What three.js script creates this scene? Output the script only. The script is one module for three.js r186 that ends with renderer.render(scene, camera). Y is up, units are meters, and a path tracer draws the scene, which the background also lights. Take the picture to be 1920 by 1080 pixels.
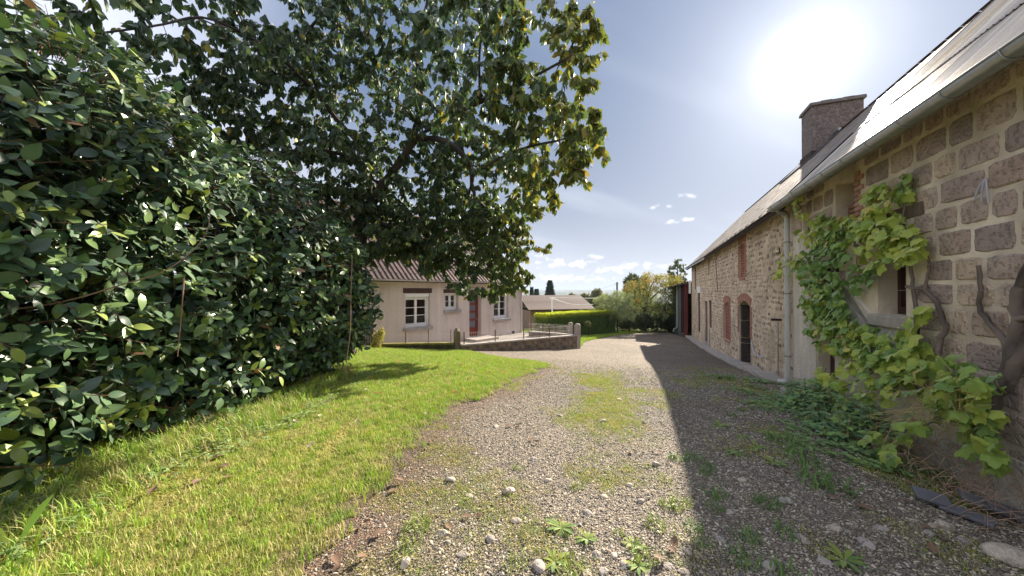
import * as THREE from 'three';
import { mergeGeometries } from 'three/addons/utils/BufferGeometryUtils.js';
import { RoundedBoxGeometry } from 'three/addons/geometries/RoundedBoxGeometry.js';

// ------------------------------------------------------------------ camera, sky, sun, exposure
const EYE = 1.65, F = 650;                       // eye height; focal length in photo pixels (1920 wide)
const scene = new THREE.Scene();
const camera = new THREE.PerspectiveCamera(2 * Math.atan(540 / F) * 180 / Math.PI, 1920 / 1080, 0.05, 20000);
camera.position.set(0, EYE, 0);
camera.rotation.x = Math.atan(5 / F);
scene.add(camera);
const renderer = new THREE.WebGLRenderer({ antialias: true });
renderer.setSize(1024, 576);
renderer.toneMapping = THREE.LinearToneMapping;
renderer.toneMappingExposure = 3.5;
scene.fog = new THREE.FogExp2(new THREE.Color(.62, .76, 1), .00014);
renderer.shadowMap.enabled = true;

const SUN_AZ = 40.2 * Math.PI / 180, SUN_EL = 26.8 * Math.PI / 180;
const SUN = new THREE.Vector3(Math.sin(SUN_AZ) * Math.cos(SUN_EL), Math.sin(SUN_EL), -Math.cos(SUN_AZ) * Math.cos(SUN_EL));
const sun = new THREE.DirectionalLight(new THREE.Color(1.0, 0.89, 0.74), 4.15);
sun.position.copy(SUN).multiplyScalar(60).add(new THREE.Vector3(2, 0, -12));
sun.target.position.set(2, 0, -12);
sun.castShadow = true;
sun.shadow.mapSize.set(2048, 2048);
Object.assign(sun.shadow.camera, { left: -30, right: 30, top: 30, bottom: -30, near: 1, far: 140 });
scene.add(sun, sun.target);

// ------------------------------------------------------------------ numbers
function rngOf(seed) { let a = seed >>> 0; return () => { a = (a + 0x6D2B79F5) >>> 0; let t = a; t = Math.imul(t ^ (t >>> 15), t | 1); t ^= t + Math.imul(t ^ (t >>> 7), t | 61); return ((t ^ (t >>> 14)) >>> 0) / 4294967296; }; }
const R = rngOf(20241);
const rr = (a, b) => a + (b - a) * R();
const clamp = (x, a = 0, b = 1) => Math.min(b, Math.max(a, x));
const sst = (a, b, x) => { const t = clamp((x - a) / (b - a)); return t * t * (3 - 2 * t); };
const lerp = (a, b, t) => a + (b - a) * t;
const V = (x, y, z) => new THREE.Vector3(x, y, z);
function table(pts) { return x => { if (x <= pts[0][0]) return pts[0][1]; for (let i = 1; i < pts.length; i++) if (x <= pts[i][0]) { const [a, b] = pts[i - 1], [c, d] = pts[i]; return b + (d - b) * (x - a) / (c - a); } return pts[pts.length - 1][1]; }; }
function hash2(x, y, s) { let h = Math.imul(x | 0, 374761393) + Math.imul(y | 0, 668265263) + Math.imul(s | 0, 1274126177); h = Math.imul(h ^ (h >>> 13), 1274126177); return ((h ^ (h >>> 16)) >>> 0) / 4294967296; }
function vnoise(x, y, per = 0, s = 0) { // value noise, periodic when per > 0
  let xi = Math.floor(x), yi = Math.floor(y); const fx = x - xi, fy = y - yi, u = fx * fx * (3 - 2 * fx), v = fy * fy * (3 - 2 * fy);
  const w = k => per ? ((k % per) + per) % per : k, x0 = w(xi), x1 = w(xi + 1), y0 = w(yi), y1 = w(yi + 1);
  return lerp(lerp(hash2(x0, y0, s), hash2(x1, y0, s), u), lerp(hash2(x0, y1, s), hash2(x1, y1, s), u), v);
}
function fbm(x, y, oct = 4, per = 0, s = 0) { let a = .5, t = 0, n = 0; for (let i = 0; i < oct; i++) { t += a * vnoise(x, y, per, s + i * 17); n += a; a *= .5; x *= 2; y *= 2; per *= 2; } return t / n; }

// ------------------------------------------------------------------ the sky: air, the sun's aureole, small low clouds
{
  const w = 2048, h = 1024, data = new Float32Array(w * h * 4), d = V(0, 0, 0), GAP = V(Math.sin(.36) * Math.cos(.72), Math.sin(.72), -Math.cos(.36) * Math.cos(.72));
  const dirOf = (px, py) => { const v = V((px - 960) / F, (545 - py) / F, -1); v.normalize(); return [Math.atan2(v.x, -v.z), Math.asin(v.y)]; };
  const puffs = [[1240, 388, 30, 7], [1286, 369, 20, 9], [1262, 417, 16, 5], [1288, 412, 16, 4], [1060, 497, 62, 15], [1108, 482, 26, 8], [1148, 508, 60, 13], [1030, 522, 70, 10], [1100, 526, 80, 9], [1215, 500, 70, 10], [1010, 480, 30, 6]]
    .map(([px, py, rx, ry]) => [...dirOf(px, py), rx / F / (1 + ((px - 960) / F) ** 2), ry / F]);
  for (let j = 0; j < h; j++) {
    const el = ((j + .5) / h - .5) * Math.PI, sy = Math.sin(el), cy = Math.cos(el);
    for (let i = 0; i < w; i++) {
      const ph = ((i + .5) / w - .5) * 2 * Math.PI;
      d.set(Math.cos(ph) * cy, sy, Math.sin(ph) * cy);
      const az = Math.atan2(d.x, -d.z), e = Math.max(el, 0);
      const cs = clamp(d.dot(SUN), -1, 1), ang = Math.acos(cs) * 180 / Math.PI;
      const up = Math.pow(1 - Math.sin(e), 4);                    // 1 at the horizon
      // high cloud veil brightened to fill the shade, with a wide clear gap in front
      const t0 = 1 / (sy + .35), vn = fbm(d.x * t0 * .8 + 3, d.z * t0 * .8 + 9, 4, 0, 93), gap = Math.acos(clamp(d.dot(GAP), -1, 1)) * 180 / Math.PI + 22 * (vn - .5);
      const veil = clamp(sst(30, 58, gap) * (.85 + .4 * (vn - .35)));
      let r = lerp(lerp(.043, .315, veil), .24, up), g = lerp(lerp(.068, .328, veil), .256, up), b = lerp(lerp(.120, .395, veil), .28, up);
      const glow = .15 * Math.exp(-ang / 11) + .05 * Math.exp(-ang / 30);
      const core = 1.0 * Math.exp(-Math.pow(ang / 2.3, 2)) + .16 * Math.exp(-ang / 5);
      r += glow * 1.02 + core; g += glow * .99 + core * .99; b += glow * .98 + core * .97;
      // thin high streaks
      if (el > .05) {
        const t = 1 / (sy + .12), st = fbm(d.x * t * .9 + 7 + d.z * t * 1.4, d.z * t * .35 - d.x * t * .3, 5, 0, 91);
        const c = sst(.5, .78, st) * .05 * sst(.05, .3, el); r += c; g += c; b += c * .95;
      }
      if (el > -.02 && el < .42) {
        for (const [pa, pe, rx, ry] of puffs) {
          let da = az - pa; if (Math.abs(da) > 3 * rx) continue; const de = el - pe; if (Math.abs(de) > 4 * ry) continue;
          const low = de < 0 ? 2.2 : 1, q = (da / rx) ** 2 + (de * low / ry) ** 2, n = fbm(az * 70, el * 110, 5, 0, 5);
          const a = sst(.42, .85, (1.15 - q * .75) * .55 + (n - .5) * 1.5) * .85;
          const sh = clamp(.62 + de / ry * .35 + (n - .5) * .7, .35, 1);
          r = lerp(r, .22 + .22 * sh, a); g = lerp(g, .23 + .21 * sh, a); b = lerp(b, .26 + .18 * sh, a);
        }
      }
      const k = (j * w + i) * 4; data[k] = r; data[k + 1] = g; data[k + 2] = b; data[k + 3] = 1;
    }
  }
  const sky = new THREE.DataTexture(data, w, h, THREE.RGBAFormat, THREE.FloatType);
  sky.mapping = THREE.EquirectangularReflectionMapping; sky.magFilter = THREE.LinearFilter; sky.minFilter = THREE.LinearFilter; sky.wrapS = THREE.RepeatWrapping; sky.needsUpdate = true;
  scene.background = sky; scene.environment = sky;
}

// ------------------------------------------------------------------ the lie of the land
const WS = 0.364, WC = 0.931, WX = 3.0;          // the long wall runs along (WS, WC) in (x, depth) from (WX, 0)
const baseH = table([[-20, -1.5], [2, -1.62], [4, -1.66], [6, -1.74], [8.7, -1.93], [10.7, -2.12], [12.7, -2.32], [15, -2.5], [16.5, -2.62], [19.8, -2.83], [26.6, -3.17], [35, -3.6], [50, -4.4], [90, -8], [200, -18], [500, -34], [900, -42], [1700, -34], [3000, -18], [5000, 2], [7500, 14], [12000, 20]]);
function groundH(x, d) {                          // height above the eye
  const t = x * WS + d * WC, q = x * WC - d * WS; // along the wall; towards it (the wall at 2.793)
  const far = Math.hypot(x, d);
  let h = baseH(far > 60 ? lerp(t, far, sst(60, 150, far)) : t);
  if (far < 70) {
    h -= .13 * sst(1.4, 2.7, q) * (1 - sst(6.5, 9.5, t));
    h += .12 * sst(-1.2, -4, q) * (1 - sst(7.5, 9.6, t));
    h += .045 * (fbm(x * .7 + 40, d * .7 + 9, 3, 0, 3) - .5);
  } else h += (fbm(x * .004 + 3, d * .004 + 8, 3, 0, 3) - .5) * Math.min(40, far * .02);
  return h;
}
const gy = (x, d) => EYE + groundH(x, d);
const G = (x, d, up = 0) => V(x, gy(x, d) + up, -d);
const P = (px, py, d) => V((px - 960) / F * d, EYE + (545 - py) / F * d, -d);      // a point of the place seen at that pixel
function gp(px, py) {                             // [x, depth] where that pixel's ray meets the ground
  let lo = .8, hi = 60; const f = d => (545 - py) / F * d - groundH((px - 960) / F * d, d);
  for (let i = 0; i < 40; i++) { const m = (lo + hi) / 2; if (f(m) > 0) lo = m; else hi = m; }
  return [(px - 960) / F * lo, lo];
}
function wallSH(px, py, q = 0) {                  // [s along the long wall, height above the eye] of a pixel on the plane q in front of it
  const X0 = WX - q / WC, m = WS / WC, k = (px - 960) / F, d = X0 / (k - m);
  return [(d - WS * q) / WC, (545 - py) / F * d];
}
const wallPt = (s, h, q = 0) => V(WX + WS * s - WC * q, EYE + h, -(WC * s + WS * q));
const WALL_TURN = Math.atan2(-WC, -WS);           // local x runs back towards the camera, local z out of the wall

// ------------------------------------------------------------------ naming
const used = {};
function numbered(n) { used[n] = (used[n] || 0) + 1; return used[n] === 1 ? n : n + '_' + String(used[n] - 1).padStart(3, '0'); }
function tag(o, label, category, group) { o.userData.label = label; if (category) o.userData.category = category; if (group) o.userData.group = group; return o; }
function thing(name, label, category, pos, turn = 0, group) { const o = new THREE.Group(); o.name = numbered(name); o.position.copy(pos); o.rotation.y = turn; tag(o, label, category, group); scene.add(o); return o; }
function part(name, geo, mat, parent) { const m = new THREE.Mesh(geo, mat); m.name = name; m.castShadow = m.receiveShadow = true; parent.add(m); return m; }
function solo(name, geo, mat, label, category, group) { const m = part(numbered(name), geo, mat, scene); return tag(m, label, category, group); }
function struct(name, geo, mat, label) { const m = part(numbered(name), geo, mat, scene); m.userData.kind = 'structure'; m.userData.label = label; return m; }
// pieces: the first `most` geometries become parts of their own, the rest one part of stuff
function pieces(name, geos, mats, parent, most = 300, restName) {
  mats = [].concat(mats);
  geos.slice(0, most).forEach((g, i) => part(name, g, mats[i % mats.length], parent));
  if (geos.length > most) { const m = part(restName || name, merge(geos.slice(most)), mats[0], parent); m.userData.kind = 'stuff'; }
}

// ------------------------------------------------------------------ textures (multipliers of a material's colour, and heights)
function tex(size, fn, rep = 1, repY = rep) {
  const a = new Uint8Array(size * size * 4);
  for (let j = 0; j < size; j++) for (let i = 0; i < size; i++) { const c = fn(i / size, j / size), k = (j * size + i) * 4; if (typeof c === 'number') { a[k] = a[k + 1] = a[k + 2] = clamp(c) * 255; } else { a[k] = clamp(c[0]) * 255; a[k + 1] = clamp(c[1]) * 255; a[k + 2] = clamp(c[2]) * 255; } a[k + 3] = 255; }
  const t = new THREE.DataTexture(a, size, size); t.wrapS = t.wrapT = THREE.RepeatWrapping; t.magFilter = THREE.LinearFilter; t.minFilter = THREE.LinearMipmapLinearFilter; t.generateMipmaps = true; t.repeat.set(rep, repY); t.needsUpdate = true; return t;
}
const rep = (t, x, y = x) => { const c = t.clone(); c.repeat.set(x, y); c.needsUpdate = true; return c; };
const T = {};
T.mottle = tex(512, (u, v) => { const a = fbm(u * 4, v * 4, 6, 4, 1), b = fbm(u * 9, v * 9, 4, 9, 44); return [.62 + .5 * (a - .5) + .36 * b - .1, .6 + .5 * (a - .5) + .36 * b - .1, .58 + .54 * (a - .5) + .36 * b - .1]; }, .5);
T.rough = tex(512, (u, v) => .6 * fbm(u * 14, v * 14, 5, 14, 7) + .4 * fbm(u * 60, v * 60, 2, 60, 8), 1);
T.granite = tex(512, (u, v) => { const a = fbm(u * 5, v * 5, 5, 5, 21), s = vnoise(u * 128, v * 128, 128, 5), p = fbm(u * 24, v * 24, 3, 24, 77); let k = .56 + .3 * (a - .5) + .26 * (s - .5); k *= lerp(.72, 1, sst(.30, .40, p)); if (s > .95) k += .2; return [k * 1.03, k * .99, k * .97]; }, 1.6);
T.graniteH = tex(512, (u, v) => { const p = fbm(u * 24, v * 24, 3, 24, 77), a = fbm(u * 8, v * 8, 4, 8, 3); return .5 * a + .5 * sst(.28, .5, p); }, 1.6);
{ // gravel: jittered cells, about 2 cm each on a 1.4 m tile
  const N = 72, size = 1024, cells = [];
  for (let j = 0; j < N; j++) for (let i = 0; i < N; i++) { const t = hash2(i, j, 9), wv = hash2(i, j, 10); cells.push([hash2(i, j, 1), hash2(i, j, 2), t, wv, .55 + .6 * hash2(i, j, 4)]); }
  const col = new Float32Array(size * size * 3), hgt = new Float32Array(size * size);
  for (let j = 0; j < size; j++) for (let i = 0; i < size; i++) {
    const x = i / size * N, y = j / size * N, xi = Math.floor(x), yi = Math.floor(y); let b1 = 9, b2 = 9, bc = null;
    for (let b = -1; b <= 1; b++) for (let a = -1; a <= 1; a++) { const c = cells[((yi + b + N) % N) * N + (xi + a + N) % N], dx = x - xi - a - c[0], dy = y - yi - b - c[1], q = (dx * dx + dy * dy) / c[4]; if (q < b1) { b2 = b1; b1 = q; bc = c; } else if (q < b2) b2 = q; }
    const edge = sst(.0, .32, Math.sqrt(b2) - Math.sqrt(b1)), k = (.34 + .5 * bc[2] * bc[2] + .08 * (vnoise(i * .35, j * .35, 0, 3) - .5)) * (.45 + .55 * edge);
    const warm = bc[3]; col.set([k * (1 + .08 * warm), k, k * (1.02 - .16 * warm)], (j * size + i) * 3); hgt[j * size + i] = edge * (.5 + .5 * bc[2]);
  }
  T.gravel = tex(size, (u, v) => { const k = Math.round(v * size) * size + Math.round(u * size); return [col[k * 3], col[k * 3 + 1], col[k * 3 + 2]]; }, 1 / 1.4);
  T.gravelH = tex(size, (u, v) => hgt[Math.round(v * size) * size + Math.round(u * size)], 1 / 1.4);
}
T.bark = tex(256, (u, v) => .55 * fbm(u * 6, v * 2 + .2 * fbm(u * 4, v * 4, 2, 4), 4, 0, 8) + .45 * fbm(u * 20, v * 5, 3, 0, 2), 1, 1);
T.wood = tex(256, (u, v) => { const g = fbm(u * 30, v * 1.5, 4, 0, 6), k = .55 + .6 * (g - .5) + .15 * fbm(u * 3, v * 3, 2, 3, 9); return [k, k * .97, k * .94]; }, 1);
T.stain = tex(512, (u, v) => { const a = fbm(u * 3, v * 3, 5, 3, 61), st = fbm(u * 22, v * 2.2, 3, 22, 62); const k = .72 + .32 * (a - .5) + .22 * (st - .5) + .06 * fbm(u * 60, v * 60, 2, 60, 4); return [k, k * (.985 + .03 * a), k * (.95 + .08 * a)]; }, .4);
T.lichen = tex(512, (u, v) => { const a = fbm(u * 5, v * 5, 5, 5, 31), l = sst(.56, .68, fbm(u * 11, v * 11, 4, 11, 33)), y = sst(.6, .7, fbm(u * 8 + .3, v * 8, 4, 8, 35)); const k = .5 + .5 * (a - .5); return [lerp(k, .85, l * .6) + .12 * y, lerp(k * .94, .8, l * .6) + .03 * y, lerp(k * .88, .66, l * .6) - .12 * y]; }, .5);

// ------------------------------------------------------------------ materials
function M(c, o = {}) { const m = new THREE.MeshStandardMaterial({ roughness: .9, ...o }); m.color.setRGB(...c); return m; }
function leafMat(c, o = {}) { const m = new THREE.MeshPhysicalMaterial({ roughness: .85, transmission: .4, thickness: 0, side: THREE.DoubleSide, ior: 1.4, ...o }); m.color.setRGB(...c); return m; }
const MAT = {
  mortar: M([.88, .77, .61], { map: T.mottle, bumpMap: T.rough, bumpScale: .012 }),
  render: M([.86, .77, .68], { map: T.stain, bumpMap: rep(T.rough, .6), bumpScale: .02 }),
  barnMortar: M([.80, .67, .50], { map: T.mottle, bumpMap: T.rough, bumpScale: .015 }),
  darkVoid: M([.03, .028, .03]),
  interior: M([.10, .08, .07]),
  brick: [M([.55, .30, .22], { map: T.mottle, bumpMap: T.rough, bumpScale: .004 }), M([.62, .36, .27], { map: T.mottle, bumpMap: T.rough, bumpScale: .004 }), M([.50, .27, .20], { map: T.mottle, bumpMap: T.rough, bumpScale: .004 })],
  lintel: M([.11, .055, .055], { map: T.wood }),
  darkWood: M([.07, .045, .04], { map: T.wood, bumpMap: T.wood, bumpScale: .004 }),
  oldWood: M([.24, .17, .13], { map: T.wood, bumpMap: T.wood, bumpScale: .004 }),
  redDoor: M([.30, .045, .03], { map: T.wood, roughness: .5 }),
  purpleDoor: M([.10, .035, .05], { map: T.wood, roughness: .7 }),
  pvc: M([.74, .74, .72], { roughness: .4, map: rep(T.stain, .7) }),
  white: M([.82, .82, .82], { roughness: .4 }),
  zinc: M([.60, .61, .62], { roughness: .42, metalness: .85, map: rep(T.stain, .8) }),
  steel: M([.34, .30, .27], { roughness: .6, metalness: .6 }),
  rust: M([.16, .075, .045], { roughness: .9, map: T.mottle }),
  corrugated: M([.78, .76, .72], { roughness: .27, metalness: .3, map: rep(T.stain, .35) }),
  slateRoof: [M([.36, .31, .27], { map: T.lichen, roughness: .6 }), M([.36, .30, .25], { map: T.lichen, roughness: .6 }), M([.25, .225, .21], { map: T.lichen, roughness: .55 }), M([.40, .34, .27], { map: T.lichen, roughness: .65 })],
  tile: [M([.125, .075, .065], { map: T.mottle, roughness: .7 }), M([.15, .09, .075], { map: T.mottle, roughness: .7 }), M([.105, .07, .062], { map: T.mottle, roughness: .75 })],
  pinkRender: M([.82, .70, .645], { map: rep(T.stain, .22), bumpMap: T.rough, bumpScale: .003 }),
  sill: M([.46, .43, .43], { map: T.mottle }),
  concrete: M([.50, .45, .40], { map: rep(T.stain, .7), bumpMap: T.rough, bumpScale: .006 }),
  mossConcrete: M([.25, .22, .15], { map: T.lichen, bumpMap: T.rough, bumpScale: .01 }),
  bark: M([.13, .10, .085], { map: T.bark, bumpMap: T.bark, bumpScale: .02 }),
  twig: M([.10, .075, .06], {}),
  vineWood: M([.36, .28, .23], { map: T.bark, bumpMap: T.bark, bumpScale: .012 }),
  straw: M([.48, .38, .17], { side: THREE.DoubleSide }),
  deadStem: M([.27, .17, .12], {}),
  glass: new THREE.MeshPhysicalMaterial({ color: 0xffffff, roughness: .02, transmission: 1, thickness: 0, ior: 1.5 }),
  stone: [[.36, .30, .26], [.40, .335, .28], [.31, .265, .235], [.45, .38, .31], [.38, .31, .25], [.50, .42, .32]].map(c => M(c.map((x, i) => x * [1.92, 1.84, 1.86][i]), { map: T.granite, bumpMap: T.graniteH, bumpScale: .012, roughness: .95 })),
};

// ------------------------------------------------------------------ geometry
function muv(geo, k = 1, ou = 0, ov = 0) {       // uv in metres from the face's own direction
  const g = geo.index ? geo.toNonIndexed() : geo, p = g.attributes.position, n = p.count, uv = new Float32Array(n * 2), a = V(), b = V(), c = V(), q = V();
  for (let i = 0; i < n; i += 3) {
    a.fromBufferAttribute(p, i); b.fromBufferAttribute(p, i + 1); c.fromBufferAttribute(p, i + 2); q.subVectors(b, a).cross(V().subVectors(c, a));
    const x = Math.abs(q.x), y = Math.abs(q.y), z = Math.abs(q.z);
    for (let j = 0; j < 3; j++) { const X = p.getX(i + j), Y = p.getY(i + j), Z = p.getZ(i + j), [u, v] = z >= x && z >= y ? [X, Y] : x >= y ? [Z, Y] : [X, Z]; uv[(i + j) * 2] = u * k + ou; uv[(i + j) * 2 + 1] = v * k + ov; }
  }
  g.setAttribute('uv', new THREE.BufferAttribute(uv, 2)); if (!g.attributes.normal) g.computeVertexNormals(); return g;
}
function merge(list) {
  const out = list.map(g => { const n = g.index ? g.toNonIndexed() : g.clone(); for (const k of Object.keys(n.attributes)) if (!['position', 'normal', 'uv', 'color'].includes(k)) n.deleteAttribute(k); return n; });
  const col = out.some(g => g.attributes.color), uv = out.some(g => g.attributes.uv);
  for (const g of out) { if (!g.attributes.normal) g.computeVertexNormals(); if (uv && !g.attributes.uv) muv(g); if (col && !g.attributes.color) g.setAttribute('color', new THREE.BufferAttribute(new Float32Array(g.attributes.position.count * 3).fill(1), 3)); }
  return mergeGeometries(out);
}
const box = (w, h, d, x = 0, y = 0, z = 0, ry = 0, rz = 0, rx = 0) => { const g = new THREE.BoxGeometry(w, h, d); if (rx) g.rotateX(rx); if (rz) g.rotateZ(rz); if (ry) g.rotateY(ry); g.translate(x, y, z); return muv(g); };
const span = (x0, x1, y0, y1, z0, z1) => box(Math.abs(x1 - x0), Math.abs(y1 - y0), Math.abs(z1 - z0), (x0 + x1) / 2, (y0 + y1) / 2, (z0 + z1) / 2);
const rbox = (w, h, d, r, x = 0, y = 0, z = 0) => { const g = new RoundedBoxGeometry(w, h, d, 2, r); g.translate(x, y, z); return muv(g); };
function tube(pts, radii, sides = 6, capped = true) {     // tapered tube through points
  const n = pts.length, pos = [], nor = [], uv = [], idx = []; let side = V(1, 0, 0), len = 0;
  for (let i = 0; i < n; i++) {
    const t = V().subVectors(pts[Math.min(i + 1, n - 1)], pts[Math.max(i - 1, 0)]).normalize();
    if (i === 0) { side = Math.abs(t.x) > .9 ? V(0, 0, 1) : V(1, 0, 0); }
    side.addScaledVector(t, -side.dot(t)).normalize(); const bi = V().crossVectors(t, side);
    if (i) len += pts[i].distanceTo(pts[i - 1]);
    const r = typeof radii === 'number' ? radii : radii[i];
    for (let k = 0; k <= sides; k++) { const a = k / sides * Math.PI * 2, c = Math.cos(a), s = Math.sin(a), nx = side.x * c + bi.x * s, ny = side.y * c + bi.y * s, nz = side.z * c + bi.z * s; pos.push(pts[i].x + nx * r, pts[i].y + ny * r, pts[i].z + nz * r); nor.push(nx, ny, nz); uv.push(k / sides * 2 * Math.PI * Math.max(r, .02), len); }
  }
  for (let i = 0; i < n - 1; i++) for (let k = 0; k < sides; k++) { const a = i * (sides + 1) + k, b = a + sides + 1; idx.push(a, a + 1, b, b, a + 1, b + 1); }
  if (capped) for (const e of [0, n - 1]) { const o = pos.length / 3, t = V().subVectors(pts[e], pts[e ? e - 1 : 1]).normalize(); pos.push(pts[e].x, pts[e].y, pts[e].z); nor.push(t.x, t.y, t.z); uv.push(0, 0); for (let k = 0; k <= sides; k++) { const q = (e * (sides + 1) + k) * 3; pos.push(pos[q], pos[q + 1], pos[q + 2]); nor.push(t.x, t.y, t.z); uv.push(0, 0); } for (let k = 0; k < sides; k++) e ? idx.push(o, o + 1 + k, o + 2 + k) : idx.push(o, o + 2 + k, o + 1 + k); }
  const g = new THREE.BufferGeometry(); g.setAttribute('position', new THREE.Float32BufferAttribute(pos, 3)); g.setAttribute('normal', new THREE.Float32BufferAttribute(nor, 3)); g.setAttribute('uv', new THREE.Float32BufferAttribute(uv, 2)); g.setIndex(idx); return g;
}
const smooth = (pts, n) => new THREE.CatmullRomCurve3(pts).getPoints(n);
// a wall face with openings: outline and holes in x, y; front at z = 0
function slabWithHoles(outline, holes, depth) {
  const s = new THREE.Shape(outline.map(p => new THREE.Vector2(...p)));
  for (const h of holes) s.holes.push(new THREE.Path(h.map(p => new THREE.Vector2(...p))));
  const g = new THREE.ExtrudeGeometry(s, { depth, bevelEnabled: false, curveSegments: 6 }); g.translate(0, 0, -depth); return muv(g);
}
const rectPath = (x0, x1, y0, y1) => [[x0, y0], [x1, y0], [x1, y1], [x0, y1]];
// an irregular dressed or rubble stone: outline in x, y, domed face towards +z
function stoneGeo(w, h, proud, n, jit, square, r = R, back = .04, color) {
  const o = []; for (let i = 0; i < n; i++) { const a = (i + .5 + (r() - .5) * .5) / n * Math.PI * 2, c = Math.cos(a), s = Math.sin(a), k = Math.pow(Math.pow(Math.abs(c), square) + Math.pow(Math.abs(s), square), -1 / square) * (1 - jit * r()); o.push([c * k * w / 2, s * k * h / 2]); }
  const ins = .86 + .06 * r(), tx = (r() - .5) * .012, ty = (r() - .5) * .012, pos = [], uo = r() * 9, vo = r() * 9;
  const P3 = (x, y, z) => [x, y, z], rim = o.map(([x, y]) => P3(x, y, proud * .25)), bk = o.map(([x, y]) => P3(x, y, -back)), top = o.map(([x, y]) => P3(x * ins + tx * .3, y * ins + ty * .3, proud + (r() - .5) * proud * .5)), mid = P3(0, 0, proud * 1.12);
  for (let i = 0; i < n; i++) { const j = (i + 1) % n; pos.push(...bk[i], ...bk[j], ...rim[i], ...rim[i], ...bk[j], ...rim[j], ...rim[i], ...rim[j], ...top[i], ...top[i], ...rim[j], ...top[j], ...top[i], ...top[j], ...mid); }
  const g = new THREE.BufferGeometry(); g.setAttribute('position', new THREE.Float32BufferAttribute(pos, 3)); g.computeVertexNormals(); muv(g, 1, uo, vo);
  if (color) { const c = new Float32Array(g.attributes.position.count * 3); for (let i = 0; i < c.length; i += 3) { c[i] = color[0]; c[i + 1] = color[1]; c[i + 2] = color[2]; } g.setAttribute('color', new THREE.BufferAttribute(c, 3)); }
  return g;
}
// a small angular pebble
function rock(r, seed, sx = 1, sy = .6, sz = 1, detail = 1) {
  const q = rngOf(seed), g = new THREE.IcosahedronGeometry(1, detail), p = g.attributes.position, dirs = []; for (let i = 0; i < 7; i++) dirs.push([V(q() - .5, q() - .5, q() - .5).normalize(), .55 + .4 * q()]);
  for (let i = 0; i < p.count; i++) { const v = V().fromBufferAttribute(p, i); for (const [d, m] of dirs) { const k = v.dot(d); if (k > m) v.addScaledVector(d, (m - k) * .9); } p.setXYZ(i, v.x * r * sx, v.y * r * sy, v.z * r * sz); }
  g.computeVertexNormals(); return muv(g, 1, q() * 5, q() * 5);
}
// a leaf from the origin along +y, its upper face towards +z
function leafGeo(L, W, { fold = .25, curl = .25, rows = 5, tip = 1.2, belly = .42 } = {}) {
  const pos = [], idx = [], uv = [];
  for (let i = 0; i <= rows; i++) { const t = i / rows, w = W / 2 * Math.pow(Math.sin(Math.PI * Math.pow(t, Math.log(.5) / Math.log(belly))), .85) * (1 - .15 * Math.pow(t, 3) * tip), y = L * t, z = -curl * L * t * t; for (const s of [-1, 0, 1]) { pos.push(s * w, y, z + Math.abs(s) * w * fold); uv.push(.5 + s * .5, t); } }
  for (let i = 0; i < rows; i++) for (let k = 0; k < 2; k++) { const a = i * 3 + k, b = a + 3; idx.push(a, a + 1, b + 1, a, b + 1, b); }
  const g = new THREE.BufferGeometry(); g.setAttribute('position', new THREE.Float32BufferAttribute(pos, 3)); g.setAttribute('uv', new THREE.Float32BufferAttribute(uv, 2)); g.setIndex(idx); g.computeVertexNormals(); return g;
}
function vineLeafGeo(size, q) {
  const out = [], lobes = [[90, 1], [38, .86], [142, .86], [-18, .66], [198, .66]], N = 34;
  for (let i = 0; i < N; i++) { const a = -82 + 344 * i / (N - 1); let r = .42; for (const [la, lr] of lobes) { const dd = Math.abs(a - la); r = Math.max(r, lr * (1 - .42 * Math.pow(Math.min(dd, 34) / 34, 1.2)) * (dd < 40 ? 1 : .7)); } r *= 1 + (i % 2 ? .06 : -.05) + (q() - .5) * .07; out.push([Math.cos(a * Math.PI / 180) * r, Math.sin(a * Math.PI / 180) * r]); }
  const pos = [0, 0, 0], idx = [], k = size * .55, wv = q() * 6; const bend = (x, y) => (-.34 * (x * x) - .30 * y * Math.abs(y) + .10 * Math.sin(x * 5 + wv) + .08 * Math.cos(y * 6 + wv)) * k;
  for (const [x, y] of out) pos.push(x * .5 * k, y * .5 * k, bend(x * .5, y * .5) + .04 * k); for (const [x, y] of out) pos.push(x * k, y * k, bend(x, y));
  for (let i = 0; i < N; i++) { const j = (i + 1) % N; idx.push(0, 1 + i, 1 + j, 1 + i, 1 + N + i, 1 + N + j, 1 + i, 1 + N + j, 1 + j); }
  const g = new THREE.BufferGeometry(); g.setAttribute('position', new THREE.Float32BufferAttribute(pos, 3)); g.setIndex(idx); g.computeVertexNormals(); g.translate(0, size * .1, 0); return g;
}
function basis(p, dir, nrm, s) { const y = dir.clone().normalize(), z = nrm.clone().addScaledVector(y, -nrm.dot(y)); if (z.lengthSq() < 1e-6) z.set(y.y, y.z, y.x).addScaledVector(y, -z.dot(y)); z.normalize(); const x = V().crossVectors(y, z); return new THREE.Matrix4().makeBasis(x, y, z).scale(V(s, s, s)).setPosition(p); }
const rdir = (r = R) => { const z = r() * 2 - 1, a = r() * Math.PI * 2, k = Math.sqrt(1 - z * z); return V(k * Math.cos(a), z, k * Math.sin(a)); };
function inst(name, geo, mat, list, parent, kind = 'stuff') {   // list of [matrix, [r,g,b]]
  const m = new THREE.InstancedMesh(geo, mat, list.length), c = new THREE.Color(); m.name = name; m.castShadow = m.receiveShadow = true;
  list.forEach(([mx, col], i) => { m.setMatrixAt(i, mx); if (col) m.setColorAt(i, c.setRGB(...col)); }); m.userData.kind = kind; parent.add(m); return m;
}
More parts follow.
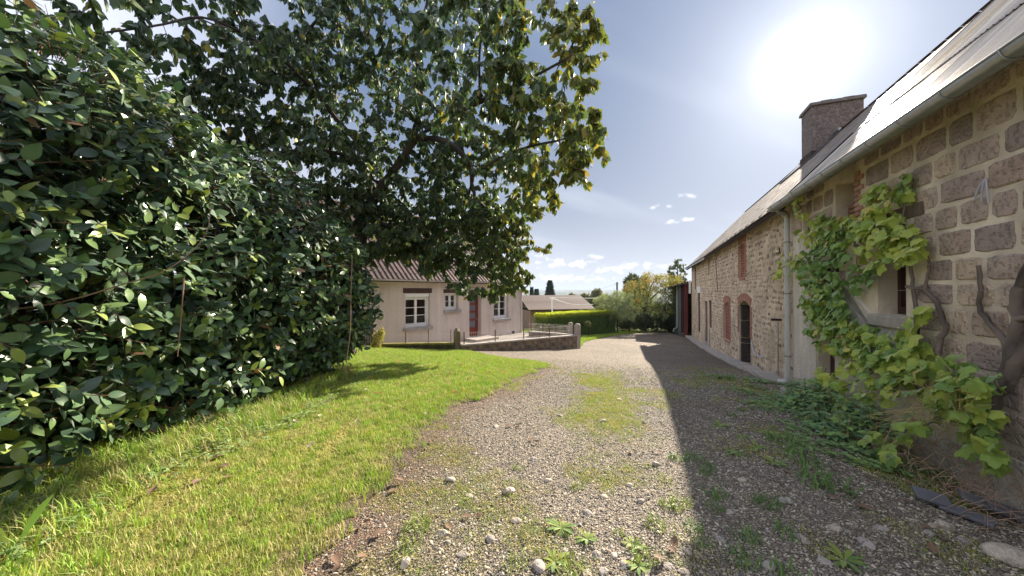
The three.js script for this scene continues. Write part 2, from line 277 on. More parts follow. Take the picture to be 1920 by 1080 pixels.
// leaves: those that show largest become parts of their own, the rest one mass; items [matrix, palette index, geometry index]
function leaves(partName, massName, geos, palette, matOf, items, parent, most, seenFirst) {
  const mats = palette.map(c => matOf(c)), white = matOf([1, 1, 1]), p = V(), inv = parent.matrixWorld.clone().invert();
  const sized = items.map(it => { p.setFromMatrixPosition(it[0]); const d = -p.z, px = p.x / d * F + 960, py = 545 - (p.y - EYE) / d * F, inF = d > .4 && px > 10 && px < 1910 && py > 10 && py < 1070; return [inF ? it[0].getMaxScaleOnAxis() / p.distanceTo(camera.position) * (seenFirst ? seenFirst(p) : 1) : 0, it]; });
  sized.sort((a, b) => b[0] - a[0]);
  const own = Math.min(most, sized.length);
  for (let i = 0; i < own; i++) { const [m, c, k] = sized[i][1], o = part(partName, geos[k || 0], mats[c], parent); o.applyMatrix4(inv.clone().multiply(m)); }
  const rest = sized.slice(own).map(s => s[1]);
  geos.forEach((g, k) => { const l = rest.filter(it => (it[2] || 0) === k); if (l.length) inst(massName, g, white, l.map(([m, c]) => [inv.clone().multiply(m), palette[c]]), parent); });
}

// ------------------------------------------------------------------ ground, hills, drive, lawns
function sheet(rows, cols, at, colorAt, uvScale = 1) {   // at(i, j) -> Vector3
  const pos = [], uv = [], idx = [], col = [];
  for (let i = 0; i <= rows; i++) for (let j = 0; j <= cols; j++) { const p = at(i, j); pos.push(p.x, p.y, p.z); uv.push(p.x * uvScale, -p.z * uvScale); if (colorAt) col.push(...colorAt(p.x, -p.z)); }
  for (let i = 0; i < rows; i++) for (let j = 0; j < cols; j++) { const a = i * (cols + 1) + j, b = a + cols + 1; idx.push(a, a + 1, b + 1, a, b + 1, b); }
  const g = new THREE.BufferGeometry(); g.setAttribute('position', new THREE.Float32BufferAttribute(pos, 3)); g.setAttribute('uv', new THREE.Float32BufferAttribute(uv, 2)); if (colorAt) g.setAttribute('color', new THREE.Float32BufferAttribute(col, 3)); g.setIndex(idx); g.computeVertexNormals(); return g;
}
// earth sheet to 90 m, hills beyond to the horizon
const ringPt = (r, a, up) => { const x = Math.sin(a) * r, d = Math.cos(a) * r; return V(x, gy(x, d) + up, -d); };
{
  const radii = []; for (let r = .3; r < 95; r = r * 1.035 + .12) radii.push(r);
  struct('ground', sheet(radii.length - 1, 220, (i, j) => ringPt(radii[i], -j / 220 * Math.PI * 2, -.035), (x, d) => { const n = fbm(x * .35 + 30, d * .35, 4, 0, 12), far = sst(24, 40, Math.hypot(x, d)); return [lerp(.72 + .3 * n, .55, far), lerp(.6 + .5 * n, .85, far), lerp(.5, .25, far)]; }),
    M([.14, .12, .085], { map: T.mottle, vertexColors: true, bumpMap: T.rough, bumpScale: .03 }), 'bare earth and rough grass under and behind everything');
  const r2 = []; for (let r = 90; r < 13000; r *= 1.035) r2.push(r);
  const hills = struct('hills', sheet(r2.length - 1, 700, (i, j) => ringPt(r2[i], -j / 700 * Math.PI * 2, -.3), (x, d) => {
    const f = fbm(x * .0035, d * .0035, 4, 0, 15), w = fbm(x * .012 + 8, d * .012, 4, 0, 16), wood = sst(.5, .56, w);
    const field = f > .55 ? [.10, .12, .06] : f > .45 ? [.07, .10, .045] : [.13, .125, .075]; return field.map((c, i) => lerp(c, [.035, .05, .03][i], wood));
  }), M([1, 1, 1], { vertexColors: true, roughness: 1 }), 'wide valley and low wooded hills fading to blue at the horizon');
}
// the drive: left edge against the lawn, right edge against the barn
const lawnEdge = table([[-6, -1.15], [2, -1.05], [3.1, -1.02], [3.85, -.93], [5, -.68], [6.3, -.08], [7.9, .62], [8.6, 1.0], [8.95, 1.02], [9.5, .8], [10.2, -.1], [11.2, -.9], [12.1, -1.6], [13, -2.2]]);
const wob = (d, s) => .34 * (fbm(d * 1.7 + s, s, 3, 0, 40) - .5) + .07 * (fbm(d * 7 + s, s, 2, 0, 41) - .5);
const lawnR = d => lawnEdge(d) + wob(d, 3) * (d < 8 ? 1.4 : .5);
const driveL = table([[-6, -1.6], [2, -1.5], [3.85, -1.3], [5, -1.1], [6.3, -.5], [7.9, .1], [9, .2], [10.2, -.8], [12.1, -2], [12.4, -2.4], [14, 1.1], [15, 2.8], [17, 3.25], [18.8, 3.75], [24, 7], [26, 8.7], [28, 10.7], [29, 11.9]]);
const driveR = table([[-6, .8], [24, 11.8], [29, 12.9]]);
const mossAt = (x, d) => { const c = lerp(.95, 2.1, clamp((d - 3) / 6)), n = fbm(x * 1.1 + 11, d * .8 + 3, 4, 0, 51); return clamp(sst(.9, .1, Math.abs(x - c) / (.5 + .05 * d)) * sst(3.4, 4.6, d) * sst(10, 6.5, d) * sst(.34, .56, n) + sst(.55, .7, fbm(x * 1.3 + 70, d * 1.3, 4, 0, 52)) * .5 * sst(12, 5, d)); };
const soilAt = (x, d) => { const e = x - lawnR(d); return clamp(sst(.75, .05, e) * sst(.25, .6, .3 + fbm(x * 2, d * 2, 3, 0, 53) * .6) * sst(10, 8, d)); };
{
  const N = 300, C = 46, dOf = i => -4 + 33 * Math.pow(i / N, 1.35);
  const g = sheet(N, C, (i, j) => { const d = dOf(i), x = lerp(driveR(d), driveL(d), j / C); return G(x, d, .004); }, (x, d) => {
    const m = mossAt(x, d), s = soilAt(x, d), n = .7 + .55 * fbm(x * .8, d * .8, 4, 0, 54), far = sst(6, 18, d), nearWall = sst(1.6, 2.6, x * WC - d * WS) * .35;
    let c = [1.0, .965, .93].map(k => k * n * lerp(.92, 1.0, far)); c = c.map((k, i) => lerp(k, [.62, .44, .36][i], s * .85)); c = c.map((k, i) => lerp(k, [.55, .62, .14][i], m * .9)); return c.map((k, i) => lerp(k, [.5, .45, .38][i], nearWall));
  });
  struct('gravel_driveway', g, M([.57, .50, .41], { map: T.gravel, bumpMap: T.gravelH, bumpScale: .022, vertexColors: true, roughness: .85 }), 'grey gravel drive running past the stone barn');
  const L = sheet(240, 60, (i, j) => { const d = -3 + 15.4 * i / 240, x1 = lawnR(d); const x = lerp(x1, -13, Math.pow(j / 60, 1.5)); return G(x, d, .012 + .02 * clamp(j / 6)); }, (x, d) => { const n = fbm(x * 1.6, d * 1.6, 4, 0, 55), e = sst(.5, 0, lawnR(d) - x); return [lerp(.9 + .4 * n, .62, e), lerp(.9 + .2 * n, .42, e), lerp(.7, 1.2, e)]; });
  struct('lawn', L, M([.24, .25, .06], { map: T.mottle, vertexColors: true, bumpMap: T.rough, bumpScale: .04 }), 'short sunlit lawn between the shrub and the gravel');
  // the grass strip beyond the drive
  const fl = table([[15.5, 3.0], [17, 3.4], [18.8, 3.85], [24, 7.1], [28, 10.9], [29, 12.0], [30, 14], [40, 20]]);
  struct('lawn', sheet(70, 40, (i, j) => { const d = 16 + 20 * i / 70; const x = lerp(fl(d) + .25 * (fbm(d * 2, 3, 3) - .5), -3 + d * .05, j / 40); return G(x, d, .02); }, (x, d) => { const n = fbm(x * 1.2, d * 1.2, 4, 0, 56); return [.8 + .4 * n, .9 + .2 * n, .6]; }), M([.26, .32, .05], { map: T.mottle, vertexColors: true, bumpMap: T.rough, bumpScale: .04 }), 'strip of sunlit grass in front of the clipped hedge');
}

// ------------------------------------------------------------------ loose gravel and grass
{
  const rocks = [0, 1, 2].map(k => rock(1, 100 + k, 1, .55, .8, 0)), lists = [[], [], []], q = rngOf(77);
  for (let n = 0; n < 175000; n++) {
    const d = .1 + 9.95 * Math.pow(q(), 1.25), x0 = lawnR(d), x1 = Math.min(driveR(d), 1.2 + 1.5 * d), x = lerp(x0 - .05, x1, q()); if (x > x1) continue;
    const so = soilAt(x, d); if (q() > sst(10.3, 6, d) || q() < so * .62 || q() < mossAt(x, d) * .55) continue;
    const s = (.0038 + .0078 * Math.pow(q(), 3.5)) * (1 + .25 * sst(3, 9, d)), k = .13 + .47 * Math.pow(q(), 2.0), w = q();
    const m = new THREE.Matrix4().makeRotationFromEuler(new THREE.Euler(q() * .8 - .4, q() * 6.3, q() * .8 - .4)).scale(V(s * (1 + q()), s, s)); m.setPosition(G(x, d, s * .25 + .004));
    lists[n % 3].push([m, [k * (1.04 + .12 * w), k * (.97 + .02 * w), k * (.86 - .2 * w)]]);
  }
  lists.forEach((l, k) => { const m = inst(numbered('gravel'), rocks[k], M([1, 1, 1], { roughness: .8 }), l, scene); m.userData.label = 'loose grey gravel strewn over the drive'; });
}
function bladeTuft(seed, n, hgt, spread, wid, lean) {
  const q = rngOf(seed), pos = [], idx = [];
  for (let b = 0; b < n; b++) {
    const a = q() * 6.283, r0 = spread * Math.sqrt(q()), x = Math.cos(a) * r0, z = Math.sin(a) * r0, h = hgt * (.45 + .75 * q()), la = q() * 6.283, l = lean * h * (.2 + q()), w = wid * (.6 + .7 * q()), fx = Math.cos(la + 1.57) * w / 2, fz = Math.sin(la + 1.57) * w / 2, lx = Math.cos(la) * l, lz = Math.sin(la) * l, o = pos.length / 3;
    pos.push(x - fx, 0, z - fz, x + fx, 0, z + fz, x + lx * .35 - fx * .8, h * .58, z + lz * .35 - fz * .8, x + lx * .35 + fx * .8, h * .58, z + lz * .35 + fz * .8, x + lx, h * (1 - .25 * lean * q()), z + lz);
    idx.push(o, o + 1, o + 3, o, o + 3, o + 2, o + 2, o + 3, o + 4);
  }
  const g = new THREE.BufferGeometry(); g.setAttribute('position', new THREE.Float32BufferAttribute(pos, 3)); g.setIndex(idx); g.computeVertexNormals(); return g;
}
const GRASS = leafMat([1, 1, 1], { transmission: .42, roughness: .8 });
const grassCol = (q, dry) => { const k = .75 + .5 * q(); return q() < dry ? [.54 * k, .49 * k, .2 * k] : [(.25 + .15 * q()) * k, .46 * k, .05 * k]; };
{
  const short = [0, 1, 2].map(k => bladeTuft(300 + k, 16, .055, .06, .005, .5)), lists = [[], [], []], q = rngOf(78);
  let n = 0;
  const put = (x, d, s, dry) => { const m = new THREE.Matrix4().makeRotationY(q() * 6.3).scale(V(s, s * (.7 + .6 * q()), s)); m.setPosition(G(x, d, .012)); lists[n++ % 3].push([m, grassCol(q, dry)]); };
  for (let k = 0; k < 62000; k++) { const d = .1 + 12.2 * Math.pow(q(), 1.1), xr = lawnR(d), x = xr - Math.pow(q(), 1.1) * Math.min(7, 2 + 1.5 * d); if (x < -2.4 - 1.5 * d) continue; const e = xr - x; const bare = fbm(x * 1.5 + 5, d * 1.5, 3, 0, 57); if (q() > sst(-.12, .4, e) || (bare < .36 && q() < .6 * sst(6, 3, d))) continue; put(x, d, .75 + .5 * q(), .16 + .25 * sst(5, 2, d)); }
  for (let k = 0; k < 14000; k++) { const d = 16 + 13 * q(), x = lerp(-3 + d * .05, table([[15.5, 3.0], [17, 3.4], [18.8, 3.85], [24, 7.1], [28, 10.9], [29, 12]])(d), Math.pow(q(), .6)); put(x, d, 1.2 + .8 * q(), .05); }
  const names = ['grass', 'grass', 'grass'];
  lists.forEach((l, i) => { const m = inst(numbered(names[i]), short[i], GRASS, l, scene); m.userData.label = 'short yellow green grass blades of the lawn'; });
  // long grass along the shrub's foot and sprouts in the moss
  const long = [0, 1].map(k => bladeTuft(320 + k, 12, .17, .07, .007, .9)), ll = [[], []];
  for (let k = 0; k < 1700; k++) { const d = 1.2 + 5.6 * Math.pow(q(), 1.5), foot = table([[1, -3.5], [2.9, -3.6], [3.5, -3.3], [4.5, -3.35], [6, -3.4], [7, -3.6]])(d), x = foot + (q() - .3) * (.9 + 1.1 * q() * sst(3.6, 1.6, d)); const m = new THREE.Matrix4().makeRotationY(q() * 6.3).scale(V(1, .6 + .6 * q(), 1)); m.setPosition(G(x, d, .01)); ll[k % 2].push([m, grassCol(q, .3)]); }
  ll.forEach((l, i) => { const m = inst(numbered('long_grass'), long[i], GRASS, l, scene); m.userData.label = 'longer arching grass along the foot of the shrub'; });
  const moss = [0, 1].map(k => bladeTuft(340 + k, 14, .022, .07, .004, .8)), ml = [[], []];
  for (let k = 0; k < 34000; k++) { const d = 2 + 8 * q(), x = lerp(lawnR(d), driveR(d), q()); if (q() > mossAt(x, d) * .75) continue; const m = new THREE.Matrix4().makeRotationY(q() * 6.3).scale(V(1, .6 + q(), 1)); m.setPosition(G(x, d, .005)); const c = grassCol(q, .2); ml[k % 2].push([m, [c[0] * 1.15, c[1], c[2]]]); }
  ml.forEach((l, i) => { const m = inst(numbered('moss_growth'), moss[i], GRASS, l, scene); m.userData.label = 'low moss and fine grass growing through the gravel'; });
}

// ------------------------------------------------------------------ the long wall: house with the vine (near) and barn (far)
// local frame of a building on the long wall: x = s0 - s, y = height above the group, z = out of the wall
function wallThing(name, label, cat, s0, yBase) {
  const p = wallPt(s0, 0); const o = thing(name, label, cat, V(p.x, yBase, p.z), WALL_TURN); o.updateMatrixWorld(true);
  const L = (s, h, q = 0) => V(s0 - s, h + EYE - yBase, q), Lp = (px, py, q = 0) => { const [s, h] = wallSH(px, py, q); return L(s, h, q); };
  return { o, L, Lp, s0, yBase };
}
const footH = s => { const p = wallPt(s, 0); return groundH(p.x, -p.z); };      // ground at the wall's foot
const qS = rngOf(501);
const JOINT = 7.62;                               // where the two buildings meet, along the wall
const EAVE = s => 1.93 - .012 * (s - 8);
const PITCH = 46 * Math.PI / 180;

// ---- barn
const BARN_END = 25.3, BARN_W = 3.1;
{
  const { o, L, Lp, s0, yBase } = wallThing('stone_barn', 'long rubble stone barn with brick arched door and slate roof', 'barn', 16, gy(8.8, 14.9));
  const X = s => s0 - s, Y = h => h + EYE - yBase;
  const hole = (px0, px1, py0, py1) => { const [s1] = wallSH(px0, py0), [sa] = wallSH(px1, py0), [, t] = wallSH((px0 + px1) / 2, py0), [, b] = wallSH((px0 + px1) / 2, py1); return { s0: sa, s1, h0: b, h1: t }; };
  const arch = (H, rise) => { const a = X(H.s1), b = X(H.s0), pts = [[a, Y(H.h0)], [b, Y(H.h0)]]; for (let i = 0; i <= 6; i++) { const t = i / 6; pts.push([lerp(b, a, t), Y(H.h1) - rise + rise * Math.sin(Math.PI * t)]); } return pts; };
  const door = hole(1385.5, 1407, 564, 686), vent = hole(1358, 1368.5, 566, 637), upper = hole(1387, 1397.5, 456, 520);
  const slots = [[1308, 1312.4, 549, 623], [1321, 1326.5, 564, 640], [1329, 1334, 563, 615], [1328, 1330.2, 484, 517], [1302, 1305, 500, 543], [1297, 1299.2, 572, 627]].map(a => hole(...a));
  const rects = slots.map(H => rectPath(X(H.s1), X(H.s0), Y(H.h0), Y(H.h1)));
  const bot = s => footH(s) - .5;
  const outline = []; for (let s = BARN_END; s > JOINT; s -= 1.6) outline.push([X(s), Y(bot(s))]); outline.push([X(JOINT), Y(bot(JOINT))], [X(JOINT), Y(EAVE(JOINT) + .05)], [X(BARN_END), Y(EAVE(BARN_END) + .05)]);
  part('wall', slabWithHoles(outline, [arch(door, .16), arch(vent, .1), arch(upper, .04), ...rects], .55), MAT.barnMortar, o);
  // closed sides, back and dark inside
  const W = BARN_W * 2, gable = s => { const e = EAVE(s) + .05, r = e + BARN_W * Math.tan(PITCH); return [[0, Y(bot(s))], [0, Y(e)], [-BARN_W, Y(r)], [-W, Y(e)], [-W, Y(bot(s))]]; };
  for (const [s, dir] of [[JOINT, -1], [BARN_END, 1]]) { const sh = new THREE.Shape(gable(s).map(p => new THREE.Vector2(p[0], p[1]))), g = new THREE.ExtrudeGeometry(sh, { depth: .4, bevelEnabled: false }); g.rotateY(-Math.PI / 2); g.translate(X(s) + (dir > 0 ? .4 : -.003), 0, -.003); part('gable_wall', muv(g), MAT.barnMortar, o); }
  part('back_wall', span(X(BARN_END) + .41, X(JOINT) - .41, Y(-4.2), Y(1.9), -W, -W + .4), MAT.barnMortar, o);
  part('floor', span(X(BARN_END) + .41, X(JOINT) - .41, Y(-4.0), Y(-3.3), -W + .41, -.56), MAT.interior, o);
  // rubble stones: courses that follow the wall, clear of the openings
  const all = [door, vent, upper, ...slots], col = q => { const t = q(), k = .8 + .5 * q(); return t < .5 ? [.86 * k, .72 * k, .55 * k] : t < .75 ? [.72 * k, .61 * k, .48 * k] : t < .9 ? [.98 * k, .82 * k, .62 * k] : [.46 * k, .38 * k, .31 * k]; };
  const stones = [];
  for (let h = -3.6; h < 1.9;) {
    const rowH = .055 + .085 * qS();
    for (let s = JOINT + .06 + qS() * .2; s < BARN_END - .1;) {
      const w = .07 + .2 * qS() * qS() + (qS() < .12 ? .14 : 0), cs = s + w / 2, ch = h + rowH / 2 + (qS() - .5) * .05;
      s += w + .02 + .03 * qS();
      if (ch < footH(cs) - .12 || ch > EAVE(cs) - .04 || qS() < .2) continue;
      if (all.some(H => cs > H.s0 - w / 2 - (H === door || H === vent || H === upper ? .2 : .05) && cs < H.s1 + w / 2 + (H === door || H === vent || H === upper ? .2 : .05) && ch > H.h0 - .1 && ch < H.h1 + (H === door || H === vent ? .28 : .1))) continue;
      const g = stoneGeo(w, rowH * (.6 + .5 * qS()), .004 + .012 * qS(), 7, .25, 2.4, qS, .01, col(qS)); g.rotateZ((qS() - .5) * .5); const p = L(cs, ch, .001); g.translate(p.x, p.y, p.z); stones.push([cs, g]);
    }
    h += rowH + .018 + .012 * qS();
  }
  stones.sort((a, b) => a[0] - b[0]);
  pieces('rubble_stone', stones.map(s => s[1]), M([1.05, 1.02, .98], { map: T.granite, bumpMap: T.graniteH, bumpScale: .02, vertexColors: true, roughness: .95 }), o, 300);
  // brick dressings
  const brickAt = (s, h, w, hh, z, turn, list) => { const g = rbox(w, hh, .1, .006); g.rotateZ(turn); const p = L(s, h, z); g.translate(p.x, p.y, p.z - .045); list.push(g); };
  function dressings(H, arched, sill) {
    const list = [], n = Math.max(3, Math.round((H.h1 - H.h0) / .075)), mid = (H.s0 + H.s1) / 2, half = (H.s1 - H.s0) / 2, top = arched ? H.h1 - arched : H.h1, st = (top - H.h0) / n;
    for (let i = 0; i < n; i++) for (const e of [-1, 1]) { const w = (i % 2 ? .11 : .17) ; brickAt(mid + e * (half + w / 2 + .004), H.h0 + (i + .5) * st, w, st - .012, .016, 0, list); }
    const m = Math.max(5, Math.round((half * 2 + .25) / .085));
    for (let i = 0; i < m; i++) { const t = (i + .5) / m * 2 - 1, s = mid + t * (half + .1), h = top + arched * Math.cos(t * 1.5) + .125; brickAt(s, h, (half * 2 + .2) / m - .012, .22, .018, t * (arched ? .38 : .05), list); }
    if (sill) for (let i = 0; i < 3; i++) brickAt(mid + (i - 1) * (half * .7), H.h0 - .05, half * .62, .075, .02, 0, list);
    return list;
  }
  const dressed = new THREE.Group(); dressed.name = 'brick_dressings'; o.add(dressed);
  pieces('brick', [...dressings(door, .16, false).filter(g => { g.computeBoundingBox(); return g.boundingBox.min.y > Y(door.h0) + .95 || g.boundingBox.max.x < X(door.s1) + .3 && false; }), ...dressings(vent, .1, true), ...dressings(upper, .04, true)], [M([.62, .30, .22], { map: T.mottle }), M([.68, .36, .27], { map: T.mottle }), M([.58, .28, .21], { map: T.mottle })], dressed, 260);
  // bricks that close the two vents, laid back in the opening
  for (const H of [vent, upper]) { const g = new THREE.Group(); g.name = 'brick_infill'; o.add(g); const list = [], n = Math.round((H.h1 - H.h0) / .085), st = (H.h1 - H.h0) / n; for (let i = 0; i < n; i++) list.push(span(X(H.s1) + .005, X(H.s0) - .005, Y(H.h0 + i * st) + .008, Y(H.h0 + (i + 1) * st) - .014, -.34, -.035)); pieces('brick', list, [M([.40, .12, .075], { map: T.mottle }), M([.33, .10, .07], { map: T.mottle })], g); part('mortar', span(X(H.s1) + .005, X(H.s0) - .005, Y(H.h0), Y(H.h1) - .02, -.4, -.06), MAT.barnMortar, g); }
  // the door: big dressed jamb stones on the far side, dark leaf standing open, threshold
  const jm = M([.15, .12, .11], { map: T.granite, bumpMap: T.graniteH, bumpScale: .03 });
  { let h = door.h0; for (const k of [.62, .18, .56, .5]) { const g = rbox(.1, Math.min(k, door.h1 - .1 - h) - .03, .5, .03); g.translate(X(door.s1) + .012, Y(h) + Math.min(k, door.h1 - .1 - h) / 2, -.29); part('jamb_stone', g, jm, o); h += k; } }
  { let h = door.h0; for (const k of [.5, .55]) { const g = rbox(.16, k - .03, .5, .02); g.translate(X(door.s0) + .085, Y(h) + k / 2, -.24); part('jamb_stone', g, MAT.stone[4], o); h += k; } }
  part('threshold', rbox(door.s1 - door.s0 + .4, .24, .5, .04, X((door.s0 + door.s1) / 2), Y(door.h0) - .12, -.08), M([.55, .47, .42], { map: T.mottle, bumpMap: T.rough, bumpScale: .02 }), o);
  part('door_leaf', span(X(door.s1) + .1, X(door.s0) - .05, Y(door.h0) + .01, Y(door.h1) - .18, -.53, -.49), MAT.darkWood, o);
  slots.forEach((H, i) => { const leaf = part(i === 2 || i === 3 || i === 4 ? 'shutter' : 'plank_door', span(X(H.s1) + .004, X(H.s0) - .004, Y(H.h0) + .004, Y(H.h1) - .004, -.09, -.05), i === 1 || i === 5 ? MAT.oldWood : MAT.darkWood, o); const n = 3; for (let k = 1; k < n; k++) part('plank_joint', span(lerp(X(H.s1), X(H.s0), k / n) - .006, lerp(X(H.s1), X(H.s0), k / n) + .006, Y(H.h0) + .02, Y(H.h1) - .02, -.05, -.045), MAT.rust, leaf); });
  { const H = slots[0]; part('lintel', span(X(H.s1) - .12, X(H.s0) + .25, Y(H.h1), Y(H.h1) + .36, -.1, .025), MAT.white, o); }
  { const H = slots[1]; part('door_sill', span(X(H.s1) - .1, X(H.s0) + .1, Y(H.h0) - .12, Y(H.h0), -.15, .04), MAT.concrete, o); }
  // patch of darker bare stones at the foot by the vent, and the render at the base
  // roof: battens' plane and slates, course upon course
  const eaveOut = .34, slope = (BARN_W + eaveOut) / Math.cos(PITCH), ridgeY = s => EAVE(s) + .12 + BARN_W * Math.tan(PITCH);
  const onRoof = (s, u, up = 0) => { const z = eaveOut - u * Math.cos(PITCH), y = EAVE(s) + .12 - eaveOut * Math.tan(PITCH) + u * Math.sin(PITCH); const p = L(s, y, z); p.y += up * Math.cos(PITCH); p.z += up * Math.sin(PITCH); return p; };
  const sA = JOINT - .12, sB = BARN_END + .25;
  const plane = (s1, s2, u1, u2, up1, up2) => { const P8 = [[s1, u1, up1], [s2, u1, up1], [s2, u2, up1], [s1, u2, up1], [s1, u1, up2], [s2, u1, up2], [s2, u2, up2], [s1, u2, up2]].map(a => onRoof(...a)), f = [[4, 5, 6, 7], [3, 2, 1, 0], [0, 1, 5, 4], [2, 3, 7, 6], [1, 2, 6, 5], [3, 0, 4, 7]], pos = []; for (const [a, b, c, d] of f) for (const k of [a, b, c, a, c, d]) pos.push(P8[k].x, P8[k].y, P8[k].z); const g = new THREE.BufferGeometry(); g.setAttribute('position', new THREE.Float32BufferAttribute(pos, 3)); g.computeVertexNormals(); return muv(g); };
  part('roof', plane(sA, sB, 0, slope, -.12, -.02), MAT.darkWood, o);
  { const g = plane(sA, sB, 0, slope, -.12, -.02); g.scale(1, 1, -1); g.translate(0, 0, -W); const ix = g.attributes.position; for (let i = 0; i < ix.count; i += 3) { const a = [ix.getX(i), ix.getY(i), ix.getZ(i)]; ix.setXYZ(i, ix.getX(i + 1), ix.getY(i + 1), ix.getZ(i + 1)); ix.setXYZ(i + 1, ...a); } g.computeVertexNormals(); part('roof', g, MAT.slateRoof[0], o); }
  const slates = []; let row = 0;
  for (let u = .0; u < slope - .05; u += .2, row++) for (let s = sA + (row % 2) * .13; s < sB - .05; s += .255) { const l = Math.min(.34, slope - u), up = .012 + .006 * qS(), g = plane(s, Math.min(s + .247, sB), u + (qS() - .5) * .012, u + l, up * .2, up); slates.push([s, g]); }
  slates.forEach(x => { const a = x[1].attributes.position, n = x[1].attributes.normal; });
  slates.sort((a, b) => a[0] - b[0]);
  const byTone = [[], [], [], []]; slates.slice(300).forEach(x => byTone[Math.floor(qS() * 4)].push(x[1]));
  slates.slice(0, 300).forEach(x => part('slate', x[1], MAT.slateRoof[Math.floor(qS() * 4)], o));
  byTone.forEach((l, i) => { const m = part('slates', merge(l), MAT.slateRoof[i], o); m.userData.kind = 'stuff'; });
  part('verge_board', plane(sA - .03, sA - .003, -.01, slope, -.13, .05), MAT.darkVoid, o);  // near-black colour stands for the shade on the verge's face
  for (let s = sA; s < sB - .1; s += .4) { const g = new THREE.CylinderGeometry(.09, .09, .39, 10, 1, true, 0, Math.PI); g.rotateZ(Math.PI / 2); g.rotateX(-Math.PI / 2); const p = L(s + .2, 0); g.translate(p.x, Y(ridgeY(s)) + .0, -BARN_W); part('ridge_tile', muv(g), Object.assign(MAT.tile[1].clone(), { side: THREE.DoubleSide }), o); }
  for (let s = JOINT + .5; s < BARN_END; s += .62) part('rafter_end', (() => { const g = rbox(.07, .09, .34, .008); g.rotateX(PITCH * .8); const p = L(s, EAVE(s) - .1, .16); g.translate(p.x, p.y, p.z); return g; })(), MAT.darkWood, o);
  // half round gutter over the far two thirds
  { const g = new THREE.CylinderGeometry(.065, .065, 1, 10, 1, true, Math.PI / 2, Math.PI); g.rotateZ(Math.PI / 2); const s1 = 17, s2 = BARN_END + .35; g.scale(s2 - s1, 1, 1); g.rotateX(0); const p = L((s1 + s2) / 2, EAVE(21) - .29, .42); g.translate(p.x, p.y, p.z); part('gutter', muv(g), Object.assign(MAT.zinc.clone(), { side: THREE.DoubleSide }), o); }
  // chimney astride the ridge
  { const sc = 13.97, c = new THREE.Group(); c.name = 'chimney'; o.add(c); const b = L(sc, ridgeY(sc), -BARN_W), y0 = b.y - .9, y1 = b.y + 1.08, m1 = M([.38, .31, .275], { map: T.granite, bumpMap: T.graniteH, bumpScale: .05 });
    part('stack', span(b.x - .42, b.x + .42, y0, y1, b.z - .68, b.z + .68), m1, c); part('cap', (() => { const g = rbox(.98, .09, 1.48, .02, b.x, y1 + .04, b.z); g.rotateX(0); return g; })(), MAT.slateRoof[2], c);
    for (let k = 0; k < 5; k++) part('cap_slate', rbox(.9, .03, .3, .008, b.x + (qS() - .5) * .06, y1 + .1 + .012 * (k % 2), b.z - .58 + k * .29), MAT.slateRoof[k % 4], c);
    part('flashing', span(b.x - .46, b.x + .46, b.y - .8, b.y - .45, b.z - .72, b.z + .72), MAT.darkWood, c);
    const st = []; for (let h = y0 + .9; h < y1 - .08; h += .19) for (let z = -.6; z < .6; z += .26 + .1 * qS()) { if (qS() < .4) continue; const g = stoneGeo(.2 + .1 * qS(), .13, .007, 8, .2, 3, qS, .01); g.rotateY(Math.PI / 2); g.translate(b.x + .421, h + .09, b.z + z + .05); st.push(g); } pieces('stone', st, [M([.30, .24, .21], { map: T.granite }), M([.25, .20, .18], { map: T.granite })], c, 60); }
  // dark sheet by the chimney, its tone taking in the chimney's shadow; zinc edge
  part('dark_patch', plane(13.2, 16.4, slope - 1.05, slope - .02, .02, .07), M([.10, .10, .11], { roughness: .35, map: T.mottle }), o);
  part('patch_edge', plane(13.2, 16.4, slope - .06, slope + .02, .07, .12), MAT.zinc, o);
  // iron tie ends on the wall
  for (const [px, py] of [[1459, 474], [1342.5, 486]]) { const p = Lp(px, py, .03); const g = merge([box(.28, .02, .02, 0, 0, 0), box(.02, .1, .02, .1, .05, 0)]); g.translate(p.x, p.y, p.z); part('iron_tie', g, MAT.rust, o); }
  { const a = Lp(1342, 486, .03), b = Lp(1345.5, 543, .03); part('iron_rod', tube([a, b], .012, 6), MAT.rust, o); }
  { const a = Lp(1328.5, 616, .05), b = Lp(1328.5, 652, .05); part('waste_pipe', tube([a, b], .045, 8), MAT.pvc, o); }
}
// concrete apron along the foot of the barn, in slabs
{
  const list = []; let s = 7.9; const q = rngOf(61);
  while (s < 25) { const w = .8 + .5 * q(), g = rbox(w - .03, .14, .36 + .08 * q(), .03); g.rotateY(WALL_TURN + (q() - .5) * .04); const p = wallPt(s + w / 2, 0, .2); g.rotateX(0); g.translate(p.x, gy(p.x, -p.z) + .01, p.z); list.push(g); s += w; }
  const a = new THREE.Group(); a.name = 'kerb'; a.userData = { kind: 'structure', label: 'worn concrete kerb along the foot of the barn' }; scene.add(a);
  list.forEach(g => part('kerb_slab', g, MAT.concrete, a));
}
